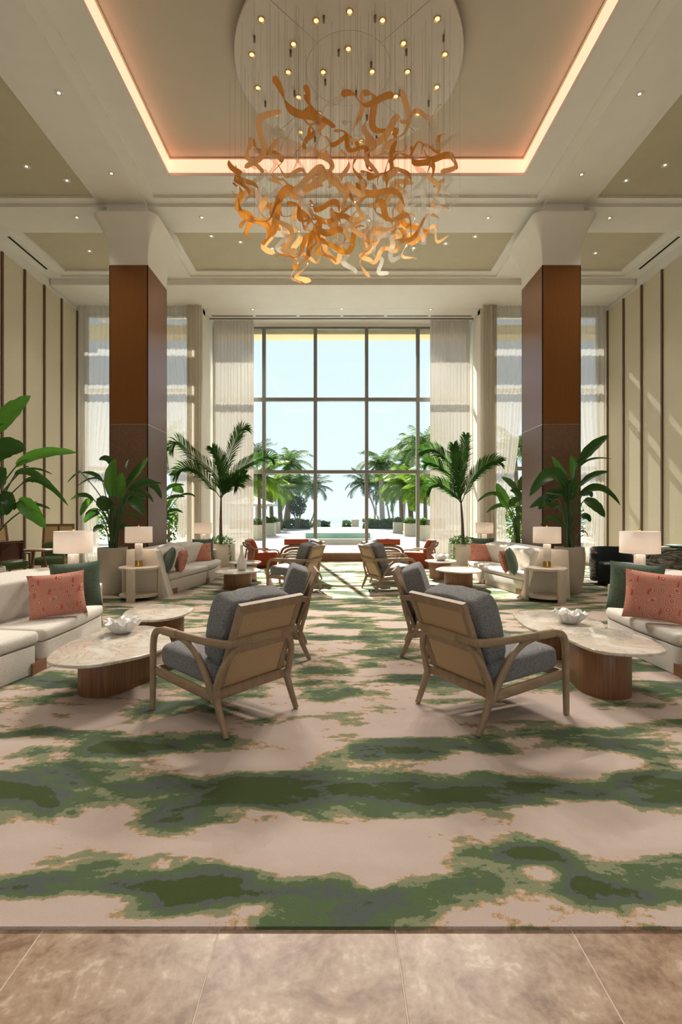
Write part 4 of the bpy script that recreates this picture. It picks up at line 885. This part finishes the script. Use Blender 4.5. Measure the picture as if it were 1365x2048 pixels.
potB = ([(.0, 0), (.17, 0), (.19, .02), (.235, .25), (.262, .5), (.262, .70), (.25, .815), (.245, .82), (.225, .82), (.222, .74)], 'pot_clay', .78)
potC = ([(.0, 0), (.24, 0), (.25, .02), (.26, .6), (.26, .70), (.255, .71), (.235, .71), (.232, .64)], 'pot_cream', .68)
L1 = [((450, 540), (440, 340), (480, 140), 150), ((520, 560), (545, 420), (550, 285), 160), ((640, 380), (730, 260), (825, 125), 90), ((440, 190), (380, 150), (305, 160), 85), ((340, 380), (250, 305), (120, 290), 50), ((120, 290), (60, 310), (-30, 400), 22), ((360, 390), (230, 350), (70, 440), 22), ((240, 560), (120, 525), (0, 580), 55), ((250, 570), (170, 640), (110, 745), 115), ((410, 560), (380, 620), (385, 700), 190), ((620, 470), (830, 400), (965, 570), 100), ((640, 490), (760, 420), (970, 400), 65), ((670, 480), (800, 510), (875, 605), 50), ((640, 580), (720, 620), (785, 740), 130), ((310, 720), (220, 740), (150, 820), 90), ((350, 855), (290, 870), (250, 920), 70), ((310, 680), (230, 690), (160, 730), 50), ((600, 740), (680, 740), (745, 790), 45), ((500, 880), (560, 850), (640, 860), 60), ((600, 250), (600, 210), (620, 150), 35), ((560, 600), (660, 560), (800, 560), 120), ((590, 420), (680, 300), (760, 170), 90)]
big_leaf_plant('broad-leaved plant in clay pot before the left column', 450, 1040, 8.85, (140, 890), 5.25, L1, potA, (0, 1, 2, 8), 3)
L2 = [((920, 330), (1040, 190), (1190, 90), 95), ((900, 420), (1010, 300), (1215, 290), 22), ((870, 450), (885, 350), (860, 255), 75), ((830, 440), (755, 355), (700, 265), 58), ((940, 520), (1050, 430), (1190, 400), 58), ((820, 530), (690, 420), (510, 610), 130), ((780, 440), (700, 425), (640, 460), 75), ((940, 600), (1110, 540), (1290, 690), 75), ((760, 620), (650, 630), (510, 710), 85), ((980, 640), (1070, 690), (1155, 790), 95), ((960, 790), (1000, 785), (1030, 830), 65), ((800, 860), (715, 795), (600, 860), 45), ((940, 915), (980, 905), (1020, 965), 14), ((830, 600), (750, 575), (640, 575), 65), ((860, 640), (880, 520), (900, 440), 100), ((960, 600), (1020, 585), (1040, 620), 55), ((700, 640), (640, 660), (590, 720), 95), ((850, 680), (830, 560), (870, 470), 90), ((760, 680), (700, 690), (640, 650), 60)]
big_leaf_plant('broad-leaved plant in clay pot before the right column', 850, 1040, 8.95, (940, 850), 4.266, L2, potB, (2, 3, 6), 5)
L5 = [((335, 710), (275, 600), (230, 495), 95), ((290, 640), (190, 585), (60, 660), 38), ((400, 560), (350, 500), (270, 445), 75), ((430, 640), (400, 580), (345, 560), 75), ((300, 700), (235, 690), (140, 750), 42), ((350, 690), (385, 650), (430, 650), 75), ((400, 740), (430, 720), (460, 760), 65), ((390, 830), (415, 800), (450, 820), 55), ((430, 560), (450, 480), (500, 430), 80), ((440, 620), (500, 560), (560, 600), 70)]
big_leaf_plant('broad-leaved plant in cream pot half hidden behind the right column', 425, 985, 12.3, (940, 850), 4.266, L5, potC, (0,), 7)
L6 = [((1010, 480), (1080, 425), (1210, 420), 45), ((1080, 470), (1140, 465), (1190, 510), 95), ((1020, 565), (1120, 540), (1210, 545), 45), ((1150, 535), (1250, 515), (1320, 550), 28), ((1020, 660), (1040, 610), (1070, 570), 55), ((1010, 715), (1100, 680), (1190, 715), 40), ((1010, 755), (1080, 730), (1140, 800), 22), ((1000, 790), (1050, 780), (1080, 830), 45), ((960, 480), (930, 420), (900, 330), 80)]
big_leaf_plant('broad-leaved plant in cream pot half hidden behind the left column', 975, 1060, 12.3, (140, 890), 5.25, L6, potC, (1, 4), 9)
L0 = [((-60, 560), (150, 330), (410, 75), 330), ((-180, 950), (90, 800), (345, 790), 360), ((220, 1000), (560, 850), (1020, 830), 170), ((200, 1120), (400, 1090), (710, 1270), 105), ((300, 1230), (570, 1210), (910, 1540), 95), ((300, 1050), (500, 1045), (700, 1120), 32), ((-50, 1300), (0, 1150), (80, 1030), 280), ((0, 1390), (110, 1480), (80, 1660), 210), ((240, 1480), (430, 1590), (610, 1830), 240), ((430, 1500), (560, 1530), (670, 1575), 42), ((-100, 1480), (-20, 1560), (60, 1660), 160), ((160, 1490), (200, 1530), (180, 1590), 70), ((-300, 1200), (-420, 900), (-500, 700), 260), ((-330, 1500), (-500, 1400), (-650, 1600), 200)]
big_leaf_plant('tall broad-leaved plant rising at the left edge above the near left sofa', -240, 2080, 6.45, (0, 780), 6.606, L0, potC, (0, 2, 8), 11)
# feather palms in planters beside the bay
def indoor_palm(label, base_px, off, sc, trunk, fronds, d, potpx, seed):
    rnd = random.Random(seed); to = lambda cx, cy, dd=0: pix(cx / sc + off[0], cy / sc + off[1], d + dd)
    b0 = to(*trunk[0]); root = Vector((b0.x, d, .012)); t = thing('feather_palm', label, 'palm', root, 0, 'potted feather palms')
    pc = Vector(((potpx - VX) * d / F - root.x, 0, 0)); hp = .62
    MB().prism(rrect(pc.x, 0, .31, .31, .02, 3), 0, hp, .008).build('planter_box', 'pot_cream', t, True, 40)
    mb = MB(); leafcloud(mb, 420, (pc.x, -.02, hp + .06), (.36, .36, .16), .045, rnd, .25)
    for k in range(5):
        an = rnd.uniform(0, 6.28)
        for j in range(9): leafcloud(mb, 3, (pc.x + (.30 + .03 * math.sin(k)) * math.copysign(1, math.cos(an)), -.33 + .1 * k * .5, hp - j * .05), (.04, .04, .04), .035, rnd, 0)
    mb.build('trailing_plant', 'leaf_fresh', t)
    tp = [Vector((p.x, 0, p.z - .012)) - Vector((root.x, 0, 0)) for p in (to(*q) for q in trunk)]; tp[0].z = hp - .1
    MB().tube(crom(tp, 5), .05, 10, .022).build('trunk', 'trunk_brown', t, True)
    crown = tp[-1]
    for fi, fr in enumerate(fronds):
        dd = rnd.uniform(-.5, .4) if fi else 0.0; n_ = len(fr)
        P_ = [crown] + [to(cx, cy, dd * (i + 1) / n_) - root for i, (cx, cy) in enumerate(fr)]
        pts = crom(P_, 8); mb = MB(); mb.tube(pts, .012, 5, .003); m_ = len(pts); tot = 56
        for k in range(6, tot):
            u = k / tot; f_ = u * (m_ - 1); i = min(m_ - 2, int(f_)); q = pts[i].lerp(pts[i + 1], f_ - i); T = (pts[i + 1] - pts[i]).normalized()
            side = T.cross(Vector((0, -1, .25))).normalized(); ll = .44 * (math.sin(math.pi * (.10 + .86 * u)) ** .55) * rnd.uniform(.85, 1.1)
            for s in (-1, 1):
                dr = (T * .85 + side * s * .62 + Vector((0, rnd.uniform(-.35, .25), .16 * 1.0))).normalized(); wv = T.cross(dr).cross(dr).normalized() * .0125
                m1 = q + dr * ll * .55 + Vector((0, 0, .01)); tip = q + dr * ll - Vector((0, 0, .07 * ll / .4))
                mb.add([q - wv * .6, q + wv * .6, m1 + wv, tip, m1 - wv], [(0, 1, 2, 3, 4)])
        mb.build('frond', 'palm_leaf', t)
indoor_palm('feather palm in cream planter before the left bay curtain', None, (330, 840), 5.935, [(665, 1460), (664, 1200), (668, 930)],
            [[(440, 650), (250, 570), (110, 665)], [(600, 650), (330, 420), (160, 265), (50, 370)], [(720, 600), (820, 300), (900, 130), (965, 110)], [(820, 650), (1000, 520), (1200, 440), (1285, 470)], [(770, 770), (850, 700), (960, 650)], [(740, 800), (830, 740), (870, 790)], [(690, 700), (650, 480), (560, 330)]], 13.3, 443, 1)
indoor_palm('feather palm in cream planter before the right bay curtain', None, (830, 850), 7.583, [(735, 1800), (725, 1500), (705, 1190)],
            [[(600, 1050), (430, 920), (290, 910), (175, 1010)], [(560, 800), (400, 650), (250, 575), (170, 590)], [(560, 640), (400, 450), (250, 370), (90, 400)], [(700, 800), (745, 450), (775, 150)], [(850, 860), (1010, 660), (1180, 560), (1310, 570)], [(660, 800), (620, 500), (590, 300)]], 13.3, 925, 2)
# ------------------------------------------------------------------ outside
GZ = .25
tr = MB().box(-40, 40, 15.26, 60, -.6, GZ).build('terrace', 'stone_pale'); tag(tr, 'pale stone pool terrace beyond the big window', 'terrace')
sea = MB().add([(-3000, 60, -1.5), (3000, 60, -1.5), (3000, 5500, -1.5), (-3000, 5500, -1.5)], [(0, 1, 2, 3)]).build('sea', 'sea_water'); tag(sea, 'flat pale sea reaching to the horizon', 'sea')
ov = MB().box(-9.2, 9.5, 15.3, 15.86, 6.93, 7.22).build('roof_overhang', 'overhang_paint'); tag(ov, 'warm beige roof overhang above the big window outside', 'overhang')
# pool
pl = thing('pool', 'raised pool with green glass edge on the terrace', 'pool', (.05, 24, GZ))
MB().box(-1.75, 1.65, -4.8, -4.3, 0, .23).box(-1.75, 1.65, -4.3, 5.8, 0, .2).build('plinth', 'stone_pale', pl)
MB().box(-1.25, 1.2, -4.3, -4.24, .2, .44).build('glass_edge', 'pool_glass', pl)
MB().box(-1.31, -1.25, -4.3, 5.7, .2, .44).build('side_wall', 'pool_glass', pl); MB().box(1.2, 1.26, -4.3, 5.7, .2, .44).build('side_wall', 'pool_glass', pl)
MB().box(-1.25, 1.2, -4.24, 5.7, .2, .435).build('water', 'pool_water', pl)
# stone planters with shrubs
def planter(px, py, wpx, label, mat='hedge_leaf', seed=1, hgt=.7):
    rnd = random.Random(seed); d = (EYE - GZ) * F / (py - VY); x = (px - VX) * d / F; w_ = wpx * d / F / 2
    t = thing('stone_planter', label, 'planter', (x, d + w_, GZ), 0, 'terrace planters')
    MB().prism(rrect(0, 0, w_, w_, .03, 2), 0, hgt, .02).build('box', 'planter_stone', t)
    mb = MB(); leafcloud(mb, 420, (0, 0, hgt + .05), (w_ * .98, w_ * .98, .28), .09, rnd, .3); mb.build('shrub', mat, t)
planter(546, 1067, 25, 'cream stone planter with shrub, far end of left row', 'hedge_leaf', 1)
planter(534, 1072, 30, 'cream stone planter with shrub, middle of left row', 'hedge_leaf', 2)
planter(513, 1080, 24, 'cream stone planter with shrub, nearest of left row', 'hedge_leaf', 3)
planter(797, 1067, 18, 'cream stone planter with shrub, far end of right row', 'hedge_leaf', 4)
planter(822, 1073, 24, 'cream stone planter with yellowish shrub, middle of right row', 'palm_lime', 5)
planter(850, 1082, 22, 'cream stone planter with yellowish shrub, nearest of right row', 'palm_lime', 6)
# hedges and gate pillars
def hedge(x0, x1, y, h, label, seed):
    rnd = random.Random(seed); mb = MB(); n = int((x1 - x0) * 260)
    for _ in range(n):
        x = rnd.uniform(x0, x1); z = rnd.uniform(0, h * (1 + .08 * math.sin(x * 3.1))); q = Vector((x, y + rnd.uniform(-.35, .35), GZ + z))
        a = Vector((rnd.uniform(-1, 1), rnd.uniform(-1, 1), rnd.uniform(-.6, 1))).normalized(); u = a.cross(Vector((rnd.uniform(-1, 1), 1, rnd.uniform(-1, 1)))).normalized(); s = rnd.uniform(.09, .2)
        mb.add([q - a * s, q - u * s * .5, q + a * s, q + u * s * .5], [(0, 1, 2, 3)])
    tag(mb.build('hedge', 'hedge_leaf'), label, 'hedge', 'terrace hedges')
hedge(-9, -2.4, 42, .78, 'leafy green hedge along the far terrace edge, left of the pool axis', 11); hedge(2.15, 9, 42, .78, 'leafy green hedge along the far terrace edge, right of the pool axis', 12)
hedge(-1.4, -.65, 43, .6, 'low hedge stub right of the left gate pillar', 13); hedge(.45, 1.2, 43, .6, 'low hedge stub left of the right gate pillar', 14)
for x, lab in ((-1.75, 'cream gate pillar at the far terrace edge, left of the sea view'), (1.52, 'cream gate pillar at the far terrace edge, right of the sea view')):
    t = thing('gate_pillar', lab, 'pillar', (x, 42.4, GZ)); MB().prism(rrect(0, 0, .3, .3, .02, 2), 0, .68).build('shaft', 'planter_stone', t); MB().prism(rrect(0, 0, .35, .35, .02, 2), .68, .76).build('cap', 'planter_stone', t)
# beach hut roof and fence on the right, parasol on the left
t = thing('pavilion', 'small white-roofed beach pavilion behind the right hedge', 'pavilion', (3.2, 50, GZ))
MB().rings([[(-1.5, -1, .75), (1.5, -1, .75), (1.5, 1, .75), (-1.5, 1, .75)], [(-.2, -.1, 1.35), (.2, -.1, 1.35), (.2, .1, 1.35), (-.2, .1, 1.35)]]).build('roof', 'parasol_cloth', t)
for sx_ in (-1.3, -.45, .45, 1.3): MB().box(sx_ - .05, sx_ + .05, -.9, -.8, 0, .76).build('post', 'trunk_brown', t)
t = thing('parasol', 'white square parasol behind the left planters', 'parasol', (-5.6, 33, GZ))
MB().rings([[(-1.5, -1.5, 1.75), (1.5, -1.5, 1.75), (1.5, 1.5, 1.75), (-1.5, 1.5, 1.75)], [(-1.5, -1.5, 1.85), (1.5, -1.5, 1.85), (1.5, 1.5, 1.85), (-1.5, 1.5, 1.85)], [(-.08, -.08, 2.4), (.08, -.08, 2.4), (.08, .08, 2.4), (-.08, .08, 2.4)]]).build('canopy', 'parasol_cloth', t)
MB().tube([(0, 0, 0), (0, 0, 2.35)], .04, 8).build('pole', 'trunk_brown', t)
# palms outside
def frond_mb(mb, rnd, az, el, L, droop, leaf, n=26, wid=.05):
    p = Vector((0, 0, 0)); pts = []; e = el
    for k in range(13):
        pts.append(p.copy()); st = L / 12
        p += Vector((math.cos(az) * math.cos(e), math.sin(az) * math.cos(e), math.sin(e))) * st; e -= droop / 12
    mb.tube(pts, .018, 4, .004)
    side = Vector((-math.sin(az), math.cos(az), 0))
    for k in range(2, n):
        u = k / n; i = min(11, int(u * 12)); q = pts[i].lerp(pts[i + 1], u * 12 - i); T = (pts[i + 1] - pts[i]).normalized(); N = side.cross(T)
        ll = leaf * (math.sin(math.pi * min(1, .12 + u * .9)) ** .6) * rnd.uniform(.85, 1.1)
        for s in (-1, 1):
            dr = (T * .55 + side * s * .75 - Vector((0, 0, .35 + rnd.uniform(0, .25)))).normalized()
            tip = q + dr * ll; wv = T * wid
            mb.add([q - wv * .5, q + wv * .5, q + dr * ll * .6 + wv * .4 + N * .02, tip, q + dr * ll * .6 - wv * .4], [(0, 1, 2, 3, 4)])
def crown_mesh(name, mat, seed, nf, L, leaf, n=24, wid=.07):
    rnd = random.Random(seed); mb = MB()
    for k in range(nf):
        frond_mb(mb, rnd, k * 2.4 + rnd.uniform(-.3, .3), R(80 - 95 * (k / nf) + rnd.uniform(-8, 8)), L * rnd.uniform(.85, 1.1), R(70 + 50 * rnd.random()), leaf, n, wid)
    return mb.mesh(name, mat)
crowns = {'coconut': crown_mesh('crown', 'palm_out', 1, 20, 2.4, .75), 'dark': crown_mesh('crown', 'bluegreen_leaf', 2, 18, 2.3, .7), 'lime': crown_mesh('crown', 'palm_lime', 3, 22, 2.2, .7, 24, .09), 'royal': crown_mesh('crown', 'palm_out', 4, 24, 2.6, .7, 26, .08)}
def palm(px, py, d, bx, by_px, kind, label, r=.1, sc=1.0, trunk='trunk_grey', bow=0.):
    top = pix(px, py, d); base = Vector(((bx - VX) * d / F, d, GZ - .05))
    t = thing('palm_tree', label, 'palm tree', base, 0, 'palms beyond the terrace')
    v = top - base; pts = crom([(0, 0, 0), v * .35 + Vector((bow, 0, 0)), v * .7 + Vector((bow * .7, 0, 0)), v], 5)
    MB().tube(pts, r, 8, r * .7).build('trunk', trunk, t, True)
    inst('crown', crowns[kind], t, v, (0, 0, random.uniform(0, 6)), (sc, sc, sc))
for a in [(578, 928, 45, 577, 0, 'royal', 'tall palm with round crown right of the left mullion', .2, 1.05, 'trunk_brown'),
          (630, 975, 46, 616, 0, 'dark', 'slender leaning coconut palm beside the left centre mullion', .09, .95, 'trunk_grey', .35),
          (600, 968, 50, 600, 0, 'dark', 'thin straight palm behind the round-leaved tree', .1, .95),
          (541, 972, 36, 545, 0, 'lime', 'lime green palm clump above left planters', .16, 1.05, 'trunk_brown'),
          (559, 985, 40, 562, 0, 'lime', 'lime green palm with thick trunk left of the round-leaved tree', .2, .95, 'trunk_brown'),
          (582, 975, 44, 570, 0, 'coconut', 'leaning brown-trunked palm in the left group', .25, .95, 'trunk_brown'),
          (518, 955, 30, 520, 0, 'lime', 'lime palm at the left edge of the bay glass', .12, 1.0, 'trunk_brown'),
          (514, 905, 46, 514, 0, 'dark', 'tall blue-green palm at the far left of the glass', .14, 1.0),
          (761, 930, 46, 766, 0, 'royal', 'tall palm with thick grey trunk right of the right centre mullion', .26, 1.1, 'trunk_grey'),
          (727, 968, 48, 747, 0, 'dark', 'coconut palm arching over the sea beside right centre mullion', .1, 1.1, 'trunk_grey', .5),
          (752, 965, 50, 753, 0, 'dark', 'thin upright palm left of the thick grey trunk', .09, 1.0),
          (770, 985, 47, 783, 0, 'dark', 'leaning thin palm right of the thick grey trunk', .1, .8),
          (780, 975, 49, 789, 0, 'coconut', 'second leaning thin palm in the right group', .1, .9),
          (800, 966, 36, 805, 0, 'lime', 'bright lime palm clump above right planters', .16, 1.15, 'trunk_brown'),
          (818, 975, 33, 825, 0, 'lime', 'bright lime palm beside the right mullion', .18, 1.1, 'trunk_brown'),
          (826, 900, 42, 823, 0, 'royal', 'tall palm with arching fronds at the right mullion', .16, 1.0),
          (812, 930, 48, 806, 0, 'dark', 'blue-green palm crown behind the tall right palm', .2, 1.0),
          (850, 890, 34, 852, 0, 'coconut', 'tall palm at the right edge of the bay glass', .15, 1.0),
          (850, 975, 28, 853, 0, 'lime', 'low lime palm at the right edge of the bay glass', .12, .9, 'trunk_brown'),
          (1030, 900, 24, 1040, 0, 'coconut', 'palm seen through the window left of the right column', .13, .8, 'trunk_brown'),
          (330, 900, 24, 322, 0, 'coconut', 'palm seen through the window right of the left column', .13, .8, 'trunk_brown')]:
    palm(*a)
t = thing('round_leaf_tree', 'small round-leaved tree left of the pool', 'tree', ((595 - VX) * .041, 41, GZ)); rnd = random.Random(5)
for k in (-.25, 0, .3): MB().tube(crom([(k * .4, 0, 0), (k * .7, 0, .9), (k * 1.6, 0, 1.7)], 4), .05, 6).build('trunk', 'trunk_brown', t)
mb = MB(); leafcloud(mb, 1500, (0, 0, 1.9), (.75, .7, .85), .11, rnd, .2); mb.build('foliage', 'bluegreen_leaf', t)
t = thing('young_palm', 'young pale palm beside the left gate pillar', 'palm tree', ((620 - VX) * .0415, 41.5, GZ)); mb = MB(); rnd = random.Random(3)
for k in range(9): frond_mb(mb, rnd, k * .75, R(65), 1.0, R(60), .3, 16)
mb.build('fronds', 'palm_lime', t)
# side gardens glimpsed through the side windows
for px, d, lab in ((338, 19, 'leafy shrub glimpsed through the window right of left column'), (395, 20, 'leafy shrub behind the sheer right of left column'), (1030, 19, 'leafy shrub glimpsed through the window left of right column'), (1195, 20, 'leafy shrub behind the sheer beside the right wall'), (190, 20, 'leafy shrub behind the sheer beside the left wall')):
    rnd = random.Random(px); t = thing('shrub', lab, 'shrub', ((px - VX) * d / F, d, GZ)); MB().tube([(0, 0, 0), (0, 0, .9)], .05, 6).build('stem', 'trunk_brown', t)
    mb = MB(); leafcloud(mb, 900, (0, 0, 1.0), (.9, .7, .95), .1, rnd, .2); mb.build('foliage', 'palm_lime', t)
